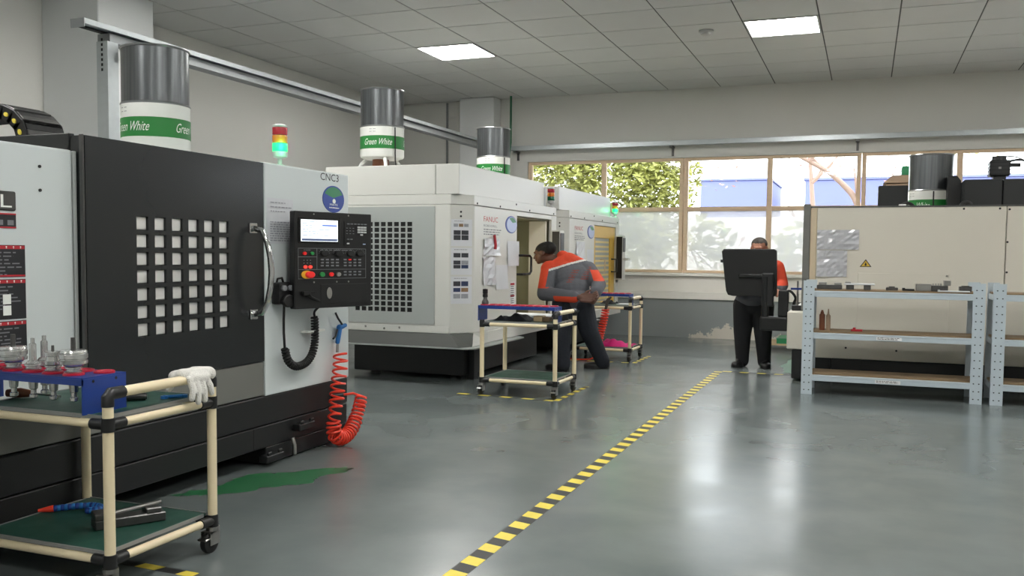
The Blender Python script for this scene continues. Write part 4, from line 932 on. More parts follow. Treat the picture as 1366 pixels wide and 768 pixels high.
# far unit seen between roof and windows
t = thing('vent_hood', (0.33, 15.0, 0), 'small beige and green cabinet glimpsed behind the cream machine roof', 'cabinet')
mesh_obj('body', MB().box(0.24, 0.95, 14.9, 15.5, 0, 2.60), 'cardboard', t, bevel=0.01)
mesh_obj('louvre', MB().prism(Frame((0, 14.9, 0), (1, 0, 0), (0, 0, 1), (0, 1, 0)), [(0.2, 2.61), (0.95, 2.61), (0.95, 2.72), (0.32, 2.72)], -0.02, 0.6), 'cardboard', t)
for k in range(3): mesh_obj('slat', MB().box(0.28, 0.9, 14.885, 14.899, 2.42+k*0.055, 2.445+k*0.055), 'wood_handle', t)
mesh_obj('green_cap', MB().box(0.45, 0.95, 14.95, 15.4, 2.72, 2.86), 'logo_green', t, bevel=0.01)

# operator pendant of the cream machine, seen from behind
PN = thing('control_pendant', (-0.95, 12.15, 0.4), 'black control pendant on a swing arm, seen from behind, in front of the standing worker', 'control panel')
FPn = FY(12.06)
mb = MB(); poly = [(-1.755, 1.555), (-1.73, 1.588), (-1.10, 1.592), (-1.07, 1.57), (-1.058, 1.05), (-1.07, 0.995), (-1.12, 0.982), (-1.60, 0.982), (-1.665, 0.995), (-1.69, 1.05)]
mb.prism(FPn, poly, 0.0, -0.10); hs_ = mesh_obj('housing', mb, 'black_plastic', PN, bevel=0.012, seg=2)
for z in (1.43,):
    mesh_obj('hinge', MB().fbox(FPn, -1.77, -1.735 if z > 1 else -1.69, z-0.02, z+0.02, -0.07, -0.03), 'black_plastic', hs_)
a = MB(); a.fbox(FPn, -1.53, -1.19, 1.225, 1.268, 0.005, 0.06); mesh_obj('support_arm', a, 'black_paint', PN, bevel=0.01)
a = MB(); a.fbox(FPn, -1.235, -1.085, 0.86, 1.29, 0.005, 0.075); mesh_obj('support_column', a, 'black_base', PN, bevel=0.02, seg=2)
mesh_obj('column_tube', MB().cyl((-1.19, 12.02, 0.72), (-1.19, 12.02, 1.24), 0.045, None, 16), 'black_paint', PN, smooth=True)
a = MB(); a.fbox(FPn, -1.245, -0.905, 0.555, 0.735, -0.05, 0.09); mesh_obj('swivel_base', a, 'black_base', PN, bevel=0.02, seg=2)
a = MB(); a.fbox(FPn, -1.03, -0.905, 0.735, 1.07, -0.05, 0.06); mesh_obj('junction_box', a, 'black_base', PN, bevel=0.015, seg=2)
mesh_obj('mounting_arm', MB().box(-0.92, -0.871, 12.02, 12.14, 0.60, 0.70), 'black_base', PN)
mesh_obj('cable', MB().tube(spline([(-0.95, 12.05, 1.05), (-0.88, 12.0, 1.06), (-0.82, 12.0, 0.98), (-0.84, 12.0, 0.90), (-0.80, 12.0, 0.845)], 6), 0.016, 8), 'black_rubber', PN, smooth=True)
t = thing('measuring_tool', (-0.78, 11.75, 0.84), 'small blue and steel tool standing on the cream machine tray', 'tool')
mesh_obj('stem', MB().cyl((-0.78, 11.75, 0.84), (-0.78, 11.75, 1.20), 0.014, 0.010, 10), 'steel', t, smooth=True)
mesh_obj('blue_bar', MB().box(-0.86, -0.72, 11.73, 11.77, 1.09, 1.115), 'rack_blue', t)
mesh_obj('foot', MB().box(-0.84, -0.70, 11.68, 11.82, 0.839, 0.90), 'black_base', t, bevel=0.006)
t = thing('timber_pallet', (-1.1, 15.4, 0), 'low pale timber pallet with a green panel behind the standing worker', 'pallet')
for i in range(3): mesh_obj('runner', MB().box(-1.6+i*0.75, -1.5+i*0.75, 15.0, 15.8, 0, 0.09), 'wood_pale', t)
for i in range(4): mesh_obj('plank', MB().box(-1.62, 0.02, 15.0+i*0.21, 15.17+i*0.21, 0.09, 0.115), 'wood_pale', t)
mesh_obj('green_panel', MB().box(-1.3, -0.1, 15.05, 15.7, 0.116, 0.20), 'logo_green', t)
mb = MB(); mb.box(-1.50, -1.44, 15.10, 15.16, 0.115, 0.75); mesh_obj('stake', mb, 'wood_pale', t)

# ================================================================== STEEL RACKS
def rack(x0, x1, label, tags=True):
    t = thing('steel_rack', (0.5*(x0+x1), 10.7, 0), label, 'shelf rack')
    pw = 0.115; yf, yb = 10.43, 10.98
    for px0, outer in ((x0, -1), (x1-pw, 1)):
        for y0, sgn in ((yf, 1), (yb, -1)):
            mb = MB(); mb.box(px0, px0+pw, y0, y0+sgn*0.004, 0, 1.24) if sgn > 0 else mb.box(px0, px0+pw, y0-0.004, y0, 0, 1.24)
            e = px0 if outer < 0 else px0+pw-0.004
            ya, yb2 = (y0+0.004, y0+0.06) if sgn > 0 else (y0-0.06, y0-0.004)
            mb.box(e, e+0.004, ya, yb2, 0, 1.24)
            po = mesh_obj('post', mb, 'rack_steel', t)
            if sgn > 0:
                hb = MB()
                for k in range(15):
                    for q, dz in ((0.032, 0.0), (0.082, 0.0)): disc(hb, FY(y0), px0+q, 0.05+k*0.08+dz, 0.008, 0.006, 0.0005, 0.0015, 8)
                mesh_obj('bolt_hole', hb, 'dark_void', po)
    for zt in (1.13, 0.675, 0.215):
        for y0 in (yf+0.006, yb-0.05):
            mb = MB(); mb.box(x0+pw*0.95, x1-pw*0.95, y0, y0+0.04, zt-0.065, zt); mb.box(x0+pw*0.95, x1-pw*0.95, y0-0.004, y0, zt-0.018, zt-0.008)
            bm_ = mesh_obj('beam', mb, 'rack_steel', t, bevel=0.003)
            if y0 < 10.6 and tags and zt < 1.0:
                lb = mesh_obj('shelf_label', MB().box(0.12, 0.37, y0-0.0062, y0-0.0045, zt-0.055, zt-0.02), 'paper_white', bm_)
                q = MB(); bars(q, FY(y0-0.0065), 0.13, 0.36, zt-0.026, 2, 0.013, 0.006, 0.0, rnd=0.2); mesh_obj('small_print', q, 'ink_black', t)
        for y0, y1 in ((yf+0.05, yf+0.268), (yf+0.272, yb-0.052)):
            mesh_obj('shelf_board', MB().box(x0+0.02, x1-0.02, y0, y1, zt-0.004, zt+0.016), 'shelf_board', t, bevel=0.003)
        for e in (x0+0.006, x1-0.03):
            mesh_obj('side_beam', MB().box(e, e+0.024, yf+0.06, yb-0.06, zt-0.06, zt-0.005), 'rack_steel', t)
    return t
rack(-0.632, 1.142, 'grey bolted steel rack of three shelves holding metal fixtures')
rack(1.215, 2.99, 'grey bolted steel rack cut off beside the rack with metal fixtures', False)
ZS = 1.147
def part_item(name, mb, m, label, cat, at, **k): return tag(mesh_obj(name, mb, m, at=at, **k), label, cat)
t = thing('machine_vise', (-0.36, 10.6, ZS), 'low grey steel vise at the left end of the rack top', 'vise')
mesh_obj('body', MB().box(-0.50, -0.24, 10.52, 10.68, ZS, ZS+0.045), 'steel_dark', t, bevel=0.006); mesh_obj('jaw', MB().box(-0.48, -0.40, 10.53, 10.67, ZS+0.046, ZS+0.075), 'steel', t, bevel=0.004); mesh_obj('jaw', MB().box(-0.32, -0.25, 10.53, 10.67, ZS+0.046, ZS+0.07), 'steel', t, bevel=0.004)
t = thing('fixture_plate', (-0.05, 10.6, ZS), 'pale fixture plate lying on two dark steel blocks on the rack top', 'fixture')
mesh_obj('block', MB().box(-0.20, -0.12, 10.54, 10.66, ZS, ZS+0.05), 'steel_dark', t, bevel=0.004); mesh_obj('block', MB().box(-0.02, 0.05, 10.54, 10.66, ZS, ZS+0.05), 'steel_dark', t, bevel=0.004); mesh_obj('plate', MB().box(-0.22, 0.09, 10.52, 10.68, ZS+0.0505, ZS+0.068), 'key_white', t, bevel=0.004); mesh_obj('plate_lug', MB().box(-0.21, -0.15, 10.53, 10.6, ZS+0.0685, ZS+0.085), 'steel', t, bevel=0.004)
part_item('clamp_block', MB().box(0.20, 0.32, 10.56, 10.66, ZS, ZS+0.03).box(0.23, 0.29, 10.58, 10.64, ZS+0.03, ZS+0.042), 'steel_dark', 'small stepped dark block on the rack top beside the fixture plate', 'block', (0.26, 10.6, ZS), bevel=0.004)
part_item('clamp_block', MB().box(0.36, 0.48, 10.56, 10.64, ZS, ZS+0.02).box(0.36, 0.39, 10.56, 10.64, ZS+0.02, ZS+0.03), 'black_base', 'flat black L shaped block in the middle of the rack top', 'block', (0.42, 10.6, ZS), bevel=0.003)
t = thing('machine_vise', (0.66, 10.6, ZS), 'steel vise with an upright end jaw on the rack top', 'vise')
mesh_obj('body', MB().box(0.49, 0.64, 10.52, 10.68, ZS, ZS+0.075), 'steel', t, bevel=0.006); mesh_obj('slide', MB().box(0.641, 0.80, 10.54, 10.66, ZS, ZS+0.06), 'steel_dark', t, bevel=0.004); mesh_obj('jaw', MB().box(0.76, 0.825, 10.53, 10.67, ZS+0.061, ZS+0.115), 'steel', t, bevel=0.004)
for k in range(4): mesh_obj('screw_thread', MB().cyl((0.655+k*0.025, 10.6, ZS+0.06), (0.665+k*0.025, 10.6, ZS+0.06), 0.022, None, 12), 'steel', t)
part_item('sheet_offcut', MB().box(0.70, 1.0, 10.47, 10.53, ZS, ZS+0.012).box(0.70, 0.72, 10.47, 10.53, ZS+0.012, ZS+0.02), 'key_white', 'thin pale metal strip along the front edge of the rack top', 'metal strip', (0.85, 10.5, ZS), bevel=0.002)
part_item('steel_block', MB().box(0.91, 1.03, 10.60, 10.70, ZS, ZS+0.055).box(0.93, 1.01, 10.62, 10.68, ZS+0.055, ZS+0.062), 'steel_dark', 'dark square steel block at the right end of the rack top', 'block', (0.97, 10.65, ZS), bevel=0.004)
part_item('spray_can', MB().lathe((-0.44, 10.66, 0.692), [(0.03, 0), (0.031, 0.005), (0.031, 0.17), (0.018, 0.185), (0.018, 0.2), (0.012, 0.205), (0.012, 0.22), (0, 0.22)], 20), 'wood_handle', 'brown spray can on the middle rack shelf', 'can', (-0.44, 10.66, 0.692), smooth=True)
part_item('glue_tube', MB().lathe((-0.375, 10.64, 0.692), [(0.024, 0), (0.024, 0.16), (0.01, 0.18), (0.006, 0.235), (0, 0.236)], 18), 'cardboard', 'tall pale tube with a nozzle beside the brown spray can', 'tube', (-0.375, 10.64, 0.692), smooth=True)
part_item('metal_offcut', MB().box(-0.14, -0.02, 10.62, 10.70, 0.692, 0.712).box(-0.12, -0.09, 10.63, 10.69, 0.712, 0.73), 'label_red', 'small dark red part on the middle rack shelf', 'metal part', (-0.08, 10.66, 0.692), bevel=0.003)

# ================================================================== CARTS
def make_cart(x0, y0, label):
    """pipe and joint cart: x0, y0 = near left corner post; 0.82 wide, 0.665 deep"""
    w, d = 0.82, 0.665; x1, y1 = x0+w, y0+d; r = 0.0235
    t = thing('pipe_cart', (x0+w/2, y0+d/2, 0), label, 'trolley')
    zt, zl, zh = 0.752, 0.158, 0.885
    for x, y, hi in ((x0, y0, 0.80), (x1, y0, zh), (x1, y1, zh), (x0, y1, 0.80)):
        lg = mesh_obj('leg', MB().cyl((x, y, 0.128), (x, y, hi-0.02), r, None, 14), 'pipe_cream', t, smooth=True)
        sx = 1 if x == x0 else -1; sy = 1 if y == y0 else -1
        for z in (zt, zl):
            j = MB(); j.cyl((x, y, z-0.03), (x, y, z+0.03), r+0.005, None, 14); j.cyl((x, y, z), (x+sx*0.088, y, z), r+0.001, None, 12); j.cyl((x, y, z), (x, y+sy*0.088, z), r+0.001, None, 12)
            mesh_obj('joint', j, 'black_plastic', t, smooth=True)
        j = MB()
        if hi == zh: j.tube([(x, y, zh-0.055), (x, y, zh-0.015), (x, y+sy*0.015, zh), (x, y+sy*0.085, zh)], r+0.004, 12)
        else: j.cyl((x, y, hi-0.03), (x, y, hi), r+0.006, r+0.002, 12)
        mesh_obj('joint', j, 'black_plastic', t, smooth=True)
        # caster
        c = MB(); c.cyl((x, y, 0.108), (x, y, 0.128), 0.034, None, 14); c.box(x-0.03, x-0.025, y-0.052, y+0.018, 0.045, 0.11); c.box(x+0.025, x+0.03, y-0.052, y+0.018, 0.045, 0.11); c.box(x-0.03, x+0.03, y-0.05, y+0.018, 0.104, 0.11)
        cs = mesh_obj('caster_fork', c, 'steel', t)
        whl = MB(); whl.lathe((x-0.021, y-0.025, 0.055), [(0.0, 0.0), (0.04, 0.0), (0.052, 0.006), (0.055, 0.014), (0.055, 0.028), (0.052, 0.036), (0.04, 0.042), (0.0, 0.042)], 24, axis=(1, 0, 0))
        mesh_obj('wheel', whl, 'black_rubber', cs, smooth=True)
        mesh_obj('brake_pedal', MB().box(x-0.026, x+0.026, y-0.085, y-0.04, 0.072, 0.082), 'steel', cs, bevel=0.003)
    for z in (zt, zl):
        for p0, p1 in (((x0+0.09, y0, z), (x1-0.09, y0, z)), ((x0+0.09, y1, z), (x1-0.09, y1, z)), ((x0, y0+0.09, z), (x0, y1-0.09, z)), ((x1, y0+0.09, z), (x1, y1-0.09, z))):
            mesh_obj('rail', MB().cyl(p0, p1, r-0.0045, None, 12), 'pipe_cream', t, smooth=True)
    mesh_obj('handle_rail', MB().cyl((x1, y0+0.07, zh), (x1, y1-0.07, zh), r, None, 14), 'pipe_cream', t, smooth=True)
    for z in (zt+0.024, zl+0.024):
        bo = mesh_obj('shelf_board', MB().box(x0+0.012, x1-0.012, y0+0.026, y1-0.026, z, z+0.010) if False else MB().box(x0+0.034, x1-0.034, y0+0.012, y1-0.012, z, z+0.010), 'board_green', t)
        e = MB(); e.box(x0+0.034, x1-0.034, y0+0.004, y0+0.0115, z-0.004, z+0.013); e.box(x0+0.034, x1-0.034, y1-0.0115, y1-0.004, z-0.004, z+0.013); e.box(x0+0.026, x0+0.0335, y0+0.034, y1-0.034, z-0.004, z+0.013); e.box(x1-0.0335, x1-0.026, y0+0.034, y1-0.034, z-0.004, z+0.013)
        mesh_obj('board_edging', e, 'board_edge', bo)
    return t
cart1 = make_cart(-3.83, 3.005, 'cream pipe trolley carrying tool holders and a white glove, near the black door')
cw = Vector((0.41, 0.3325, 0))
dup(cart1, Vector((-3.79, 8.94, 0))+cw, 'cream pipe trolley with an empty lower shelf beside the bending worker')
dup(cart1, Vector((-3.89, 12.55, 0))+cw, 'cream pipe trolley with a pink cloth on its lower shelf')
BT = 0.786                                    # top of the upper boards
def tool_rack(x1, y0, label, L=0.79, n=8):
    """blue bent sheet stand with red ring sockets; x1 = right end"""
    x0 = x1-L; dpt = 0.25; zt = 0.948
    t = thing('tool_rack', (0.5*(x0+x1), y0+dpt/2, BT), label, 'tool rack')
    mb = MB(); mb.box(x0, x1, y0, y0+dpt, zt-0.006, zt); mb.box(x0, x1, y0, y0+0.006, zt-0.034, zt-0.0065)
    mesh_obj('top_plate', mb, 'rack_blue', t)
    for e in (x0, x1-0.006):
        pl = mesh_obj('end_plate', MB().box(e, e+0.006, y0, y0+dpt, BT, zt-0.0065), 'rack_blue', t)
        for y in (y0+0.06, y0+0.19): mesh_obj('hole', MB().cyl((e-0.001 if e == x0 else e+0.0055, y, zt-0.02), (e+0.0005 if e == x0 else e+0.007, y, zt-0.02), 0.007, None, 10), 'dark_void', pl)
    spots = []
    st = (L-0.17)/(n-1)
    for i in range(n):
        for j in range(2): spots.append((x1-0.06-(n-1-i)*st-(0.06 if j == 0 else 0), y0+0.068+j*0.115))       # two staggered rows
    for x, y in spots:
        mesh_obj('socket_ring', MB().lathe((x, y, zt+0.0005), [(0.030, 0), (0.046, 0), (0.046, 0.006), (0.042, 0.010), (0.030, 0.010), (0.027, 0.006)], 20), 'ring_red', t, smooth=True)
    return t, spots
r1, s1 = tool_rack(-3.13, 2.985, 'blue tool rack with red sockets holding four tool holders', 0.77, 6)
tool_rack(-2.995, 8.975, 'blue tool rack with a row of red sockets on the trolley beside the bending worker', 0.86, 9)
tool_rack(-3.09, 12.56, 'blue tool rack with red sockets on the trolley with the pink cloth', 0.79, 8)
def tool_holder(x, y, kind, label):
    """taper through the socket, flange, chuck nose"""
    z = 0.959; t = thing('tool_holder', (x, y, z), label, 'tool holder')
    mesh_obj('taper_shank', MB().lathe((x, y, z), [(0.026, 0.0), (0.024, -0.02), (0.018, -0.085), (0.012, -0.09), (0.012, -0.108), (0.018, -0.112), (0.018, -0.125), (0.010, -0.13), (0, -0.13)], 20), 'steel_bright', t, smooth=True)
    mesh_obj('flange', MB().lathe((x, y, z), [(0.0, 0.0005), (0.034, 0.0005), (0.036, 0.006), (0.030, 0.010), (0.030, 0.016), (0.036, 0.020), (0.036, 0.026), (0.026, 0.030), (0, 0.030)], 24), 'steel_bright', t, smooth=True)
    if kind == 'chuck':
        mesh_obj('chuck_body', MB().lathe((x, y, z+0.0305), [(0, 0), (0.040, 0), (0.044, 0.006), (0.058, 0.010), (0.060, 0.024), (0.055, 0.027), (0.055, 0.031), (0.060, 0.034), (0.060, 0.052), (0.056, 0.055), (0.058, 0.060), (0.054, 0.070), (0.030, 0.072), (0, 0.072)], 28), 'steel_bright', t, smooth=True)
        mesh_obj('cutter', MB().cyl((x, y, z+0.10), (x, y, z+0.155), 0.011, 0.010, 12), 'steel_dark', t, smooth=True)
    elif kind == 'collet':
        mesh_obj('collet_nut', MB().lathe((x, y, z+0.0305), [(0, 0), (0.034, 0), (0.036, 0.012), (0.030, 0.016), (0.028, 0.035), (0.036, 0.038), (0.036, 0.055), (0.026, 0.060), (0, 0.06)], 24), 'steel_bright', t, smooth=True)
        mesh_obj('cutter', MB().cyl((x, y, z+0.09), (x, y, z+0.115), 0.007, 0.006, 10), 'steel_dark', t, smooth=True)
    else:
        mesh_obj('extension', MB().lathe((x, y, z+0.0305), [(0, 0), (0.030, 0), (0.022, 0.010), (0.015, 0.014), (0.015, 0.085), (0.009, 0.09), (0.009, 0.112), (0, 0.113)], 20), 'steel_bright', t, smooth=True)
    return t
tool_holder(*s1[5], 'slim', 'slim steel tool holder at the back of the rack, hidden behind the chucks')
tool_holder(*s1[4], 'chuck', 'wide milling chuck with a short cutter, at the outer end of the tool row')
tool_holder(*s1[6], 'slim', 'slim steel tool holder with a thin long nose')
tool_holder(*s1[8], 'collet', 'small collet tool holder between the slim holder and the wide chuck')
tool_holder(*s1[10], 'chuck', 'wide milling chuck with a dark cutter, beside the empty red sockets')
# black bottle standing in the second rack
t = thing('oil_bottle', (-3.80, 9.043, 0.959), 'black bottle standing in the rack beside the bending worker', 'bottle')
mesh_obj('body', MB().lathe((-3.80, 9.043, 0.959), [(0, 0), (0.036, 0), (0.038, 0.01), (0.036, 0.03), (0.022, 0.055), (0.022, 0.075), (0, 0.075)], 18), 'steel_dark', t, smooth=True)
mesh_obj('cap', MB().lathe((-3.80, 9.043, 1.0345), [(0, 0), (0.028, 0), (0.028, 0.03), (0.022, 0.034), (0.028, 0.038), (0.028, 0.085), (0, 0.09)], 18), 'black_plastic', t, smooth=True)
# on the top boards
def blob_cloth(name, x0, x1, y0, y1, z, h, m, label, seed, cat='cloth'):
    r = random.Random(seed); nx, ny = 26, 16; ph = [r.random()*6 for _ in range(8)]; vs = []; 
    for j in range(ny+1):
        for i in range(nx+1):
            u, v = i/nx, j/ny; e = min(1, 6*min(u, 1-u), 6*min(v, 1-v))
            hgt = h*(0.45+0.28*math.sin(9*u+ph[0]+2*v)+0.22*math.sin(7*v+ph[1]-4*u)+0.12*math.sin(23*u+11*v+ph[2]))
            x = x0+(x1-x0)*u+0.02*math.sin(8*v+ph[3]); y = y0+(y1-y0)*v+0.02*math.sin(9*u+ph[4])
            vs.append((x, y, z+max(0.004, hgt*e+0.004)))
    n = len(vs); fs = [(j*(nx+1)+i, j*(nx+1)+i+1, (j+1)*(nx+1)+i+1, (j+1)*(nx+1)+i) for j in range(ny) for i in range(nx)]
    mb = MB(); mb.add(vs+[(a, b, z+0.0005) for a, b, c in vs], fs+[tuple(n+i for i in f)[::-1] for f in fs])
    o = mesh_obj(name, mb, m, at=((x0+x1)/2, (y0+y1)/2, z), smooth=True); return tag(o, label, cat)
blob_cloth('work_cloth', -3.72, -3.30, 9.02, 9.40, BT, 0.075, 'cloth_black', 'black cloth bundle under the blue rack beside the bending worker', 4)
t = thing('wooden_block', (-3.2, 9.16, BT), 'pale wooden block on the trolley beside the black cloth', 'block')
mesh_obj('block', MB().box(-3.27, -3.17, 9.10, 9.22, BT, BT+0.06), 'wood_pale', t, bevel=0.004); mesh_obj('end_piece', MB().box(-3.168, -3.09, 9.11, 9.21, BT, BT+0.05), 'shelf_board', t, bevel=0.004)
part_item('paper_roll', MB().cyl((-3.62, 9.55, BT+0.03), (-3.20, 9.52, BT+0.03), 0.03, None, 14).cyl((-3.2, 9.52, BT+0.03), (-3.195, 9.52, BT+0.03), 0.015, None, 10), 'paper_white', 'white paper roll on the trolley behind the black cloth', 'paper roll', (-3.4, 9.53, BT), smooth=True)
blob_cloth('grey_bag', -3.16, -3.01, 9.30, 9.48, BT, 0.10, 'cloth_black', 'dark bag at the handle end of the trolley beside the bending worker', 6, 'bag')
blob_cloth('pink_cloth', -3.62, -3.10, 12.62, 13.1, 0.193, 0.10, 'cloth_pink', 'bright pink cloth heaped on the lower trolley shelf', 9)
blob_cloth('grey_tool_bag', -3.60, -3.38, 12.85, 13.05, BT, 0.07, 'cloth_black', 'dark tool bundle on the trolley with the pink cloth', 12, 'bag')
part_item('paper_sheet', MB().box(-3.35, -3.14, 12.85, 13.1, BT, BT+0.004).box(-3.33, -3.16, 12.87, 13.08, BT+0.004, BT+0.006), 'paper_white', 'white sheets lying on the trolley with the pink cloth', 'paper sheet', (-3.25, 12.95, BT))
# second air gun, hanging at the far trolley
AG2 = thing('air_gun', (-3.46, 12.45, 0.4), 'dark air gun on a red coiled hose behind the bending worker', 'air gun')
g = MB(); g.cap((-3.38, 12.50, 0.86), (-3.41, 12.50, 0.74), 0.024, 0.02, 12); g.cap((-3.38, 12.50, 0.87), (-3.34, 12.50, 0.90), 0.022, 0.014, 12); mesh_obj('gun_body', g, 'steel_dark', AG2, smooth=True)
mesh_obj('coiled_hose', MB().tube(coil([(-3.41, 12.49, 0.73), (-3.43, 12.48, 0.58), (-3.47, 12.47, 0.40), (-3.50, 12.46, 0.22)], 0.05, 14, 0, per=12), 0.010, 6), 'hose_red', AG2, smooth=True)
mesh_obj('hose_tail', MB().tube(spline([(-3.50, 12.46, 0.22), (-3.55, 12.44, 0.06), (-3.7, 12.45, 0.012), (-4.1, 12.5, 0.012)], 8), 0.010, 6), 'hose_red', AG2, smooth=True)
# near trolley: loose things
t = thing('hand_brush', (-3.74, 3.26, BT), 'brown handled tool lying on the upper board of the near trolley', 'hand tool')
mesh_obj('handle', MB().tube([(-3.83, 3.20, BT+0.024), (-3.77, 3.225, BT+0.026), (-3.71, 3.25, BT+0.022)], [0.018, 0.024, 0.014], 12), 'wood_handle', t, smooth=True)
mesh_obj('shaft', MB().tube([(-3.71, 3.25, BT+0.022), (-3.60, 3.30, BT+0.010)], 0.006, 8), 'steel', t, smooth=True)
part_item('steel_rod', MB().cyl((-3.33, 3.32, BT+0.019), (-3.19, 3.42, BT+0.019), 0.019, None, 16).cyl((-3.19, 3.42, BT+0.019), (-3.185, 3.4235, BT+0.019), 0.013, None, 12), 'steel_dark', 'short dark steel rod on the upper board beside the blue rack', 'rod', (-3.26, 3.37, BT), smooth=True)
part_item('spanner', MB().tube([(-3.14, 3.50, BT+0.008), (-3.09, 3.56, BT+0.008)], 0.008, 8).lathe((-3.145, 3.494, BT), [(0.018, 0), (0.018, 0.014), (0.008, 0.014), (0.008, 0)], 14).lathe((-3.085, 3.566, BT), [(0.015, 0), (0.015, 0.014), (0.007, 0.014), (0.007, 0)], 14), 'air_blue', 'small blue tool under the white glove', 'tool', (-3.11, 3.53, BT), smooth=True)
BL = 0.193
t = thing('coolant_nozzle', (-3.66, 3.42, BL), 'blue segmented coolant hose with an orange nozzle on the lower board', 'hose')
sp = spline([(-3.74, 3.385, BL+0.018), (-3.68, 3.44, BL+0.02), (-3.61, 3.49, BL+0.02), (-3.55, 3.49, BL+0.018), (-3.53, 3.45, BL+0.018), (-3.57, 3.41, BL+0.018)], 5)
for i, p in enumerate(sp[:-1]): mesh_obj('segment', MB().ell(p, (0.017, 0.017, 0.0165), 10, 6), 'air_blue' if i % 2 else 'rack_blue', t, smooth=True)
mesh_obj('nozzle', MB().tube([(-3.745, 3.38, BL+0.018), (-3.80, 3.335, BL+0.012)], [0.018, 0.008], 12), 'hose_red', t, smooth=True)
t = thing('angle_vise', (-3.24, 3.36, BL), 'grey sine vise with a bright bar on the lower board of the near trolley', 'vise')
Fv = Frame((-3.36, 3.25, BL), (0.55, 0.835, 0), (0.835, -0.55, 0), (0, 0, 1))
mesh_obj('base', MB().fbox(Fv, 0.0, 0.32, -0.04, 0.06, 0, 0.045), 'steel_dark', t, bevel=0.005); mesh_obj('jaw', MB().fbox(Fv, 0.0, 0.07, -0.04, 0.06, 0.0455, 0.075), 'steel_dark', t, bevel=0.004); mesh_obj('jaw', MB().fbox(Fv, 0.23, 0.30, -0.04, 0.06, 0.0455, 0.07), 'steel_dark', t, bevel=0.004)
mesh_obj('bar', MB().tube([Fv.p(0.09, 0.01, 0.062), Fv.p(0.31, 0.01, 0.085)], 0.010, 8), 'steel', t, smooth=True)
#MARK3
# ================================================================== REMESHED SOFT BODIES
def soft(name, mb, voxel, mats, parent=None, assign=None, smooth_it=4, at=None, fac=0.5):
    """overlapping volumes fused into one continuous skin"""
    me = bpy.data.meshes.new('tmp'); me.from_pydata(mb.v, [], mb.f)
    bm = bmesh.new(); bm.from_mesh(me); bmesh.ops.recalc_face_normals(bm, faces=bm.faces); bm.to_mesh(me); bm.free()
    o = bpy.data.objects.new('tmp', me); COL.objects.link(o)
    md = o.modifiers.new('r', 'REMESH'); md.mode = 'VOXEL'; md.voxel_size = voxel; md.use_smooth_shade = True
    if smooth_it: sm = o.modifiers.new('s', 'SMOOTH'); sm.iterations = smooth_it; sm.factor = fac
    dg = bpy.context.evaluated_depsgraph_get(); dg.update()
    nm = bpy.data.meshes.new_from_object(o.evaluated_get(dg)); nm.name = name
    bpy.data.objects.remove(o, do_unlink=True); bpy.data.meshes.remove(me)
    q = bpy.data.objects.new(name, nm); COL.objects.link(q)
    if parent is not None: off = origin(parent); q.parent = parent
    else: off = Vector(at); q.location = off; ROOT[q.name] = off
    nm.materials.clear()
    for k in mats: nm.materials.append(MATS[k])
    if assign:
        nm.polygons.foreach_set('material_index', [assign(Vector(p.center), Vector(p.normal)) for p in nm.polygons])
    else: nm.polygons.foreach_set('material_index', [0]*len(nm.polygons))
    nm.transform(Matrix.Translation(-off)); nm.shade_smooth()
    return q
def hand(mb, wrist, d, palm_n, s=1.0, curl=0.6, thumb=1):
    """palm and five fingers; d = direction of the fingers, palm_n = palm normal, thumb = side of the thumb"""
    d = Vector(d).normalized(); n_ = Vector(palm_n); n_ = (n_-d*n_.dot(d)).normalized(); sd = d.cross(n_)*thumb; w0 = Vector(wrist)
    for k in range(4):
        a = w0+sd*(0.030-0.020*k)*s; b = w0+d*0.085*s+sd*(0.036-0.024*k)*s; mb.cap(a, b, 0.017*s, 0.014*s, 10)
        L = (0.078, 0.088, 0.082, 0.064)[k]*s; p = b; ang = 0.0
        for q, f in enumerate((0.45, 0.32, 0.23)):
            ang += curl*(0.6, 0.9, 0.7)[q]; dr = (d*math.cos(ang)+n_*math.sin(ang)).normalized(); e = p+dr*L*f
            mb.cap(p, e, (0.0115-0.001*q)*s, (0.0105-0.001*q)*s, 8); p = e
    a = w0+sd*0.026*s+d*0.018*s; b = a+(sd*0.75+d*0.6+n_*0.25).normalized()*0.045*s; mb.cap(a, b, 0.016*s, 0.013*s, 10)
    mb.cap(b, b+(d*0.85+sd*0.2+n_*0.4).normalized()*0.045*s, 0.0125*s, 0.010*s, 10)
def head(mb, c, f, s=(1, 1, 1), tilt=(0, 0, 1)):
    """skull, face, nose, lips, ears, chin; f = looking direction"""
    u = Vector(tilt).normalized(); f = Vector(f); f = (f-u*f.dot(u)).normalized(); r = f.cross(u); c = Vector(c)
    Rm = Matrix((r, f, u)).transposed(); P = lambda a, b, k: c+r*a*s[0]+f*b*s[1]+u*k*s[2]
    mb.ell(P(0, -0.012, 0.03), (0.078*s[0], 0.098*s[1], 0.088*s[2]), 20, 14, Rm); mb.ell(P(0, 0.022, -0.035), (0.064*s[0], 0.070*s[1], 0.085*s[2]), 20, 14, Rm)
    mb.ell(P(0, 0.070, -0.095), (0.030*s[0], 0.026*s[1], 0.024*s[2]), 12, 8, Rm); mb.ell(P(0, 0.092, -0.063), (0.030*s[0], 0.014*s[1], 0.013*s[2]), 12, 8, Rm)
    mb.cap(P(0, 0.088, 0.012), P(0, 0.112, -0.032), 0.011, 0.017, 10); mb.ell(P(0, 0.082, 0.028), (0.05*s[0], 0.018*s[1], 0.014*s[2]), 12, 8, Rm)
    for q in (-1, 1): mb.ell(P(0.078*q, -0.010, -0.010), (0.012*s[0], 0.024*s[1], 0.032*s[2]), 10, 8, Rm)
    return P, Rm
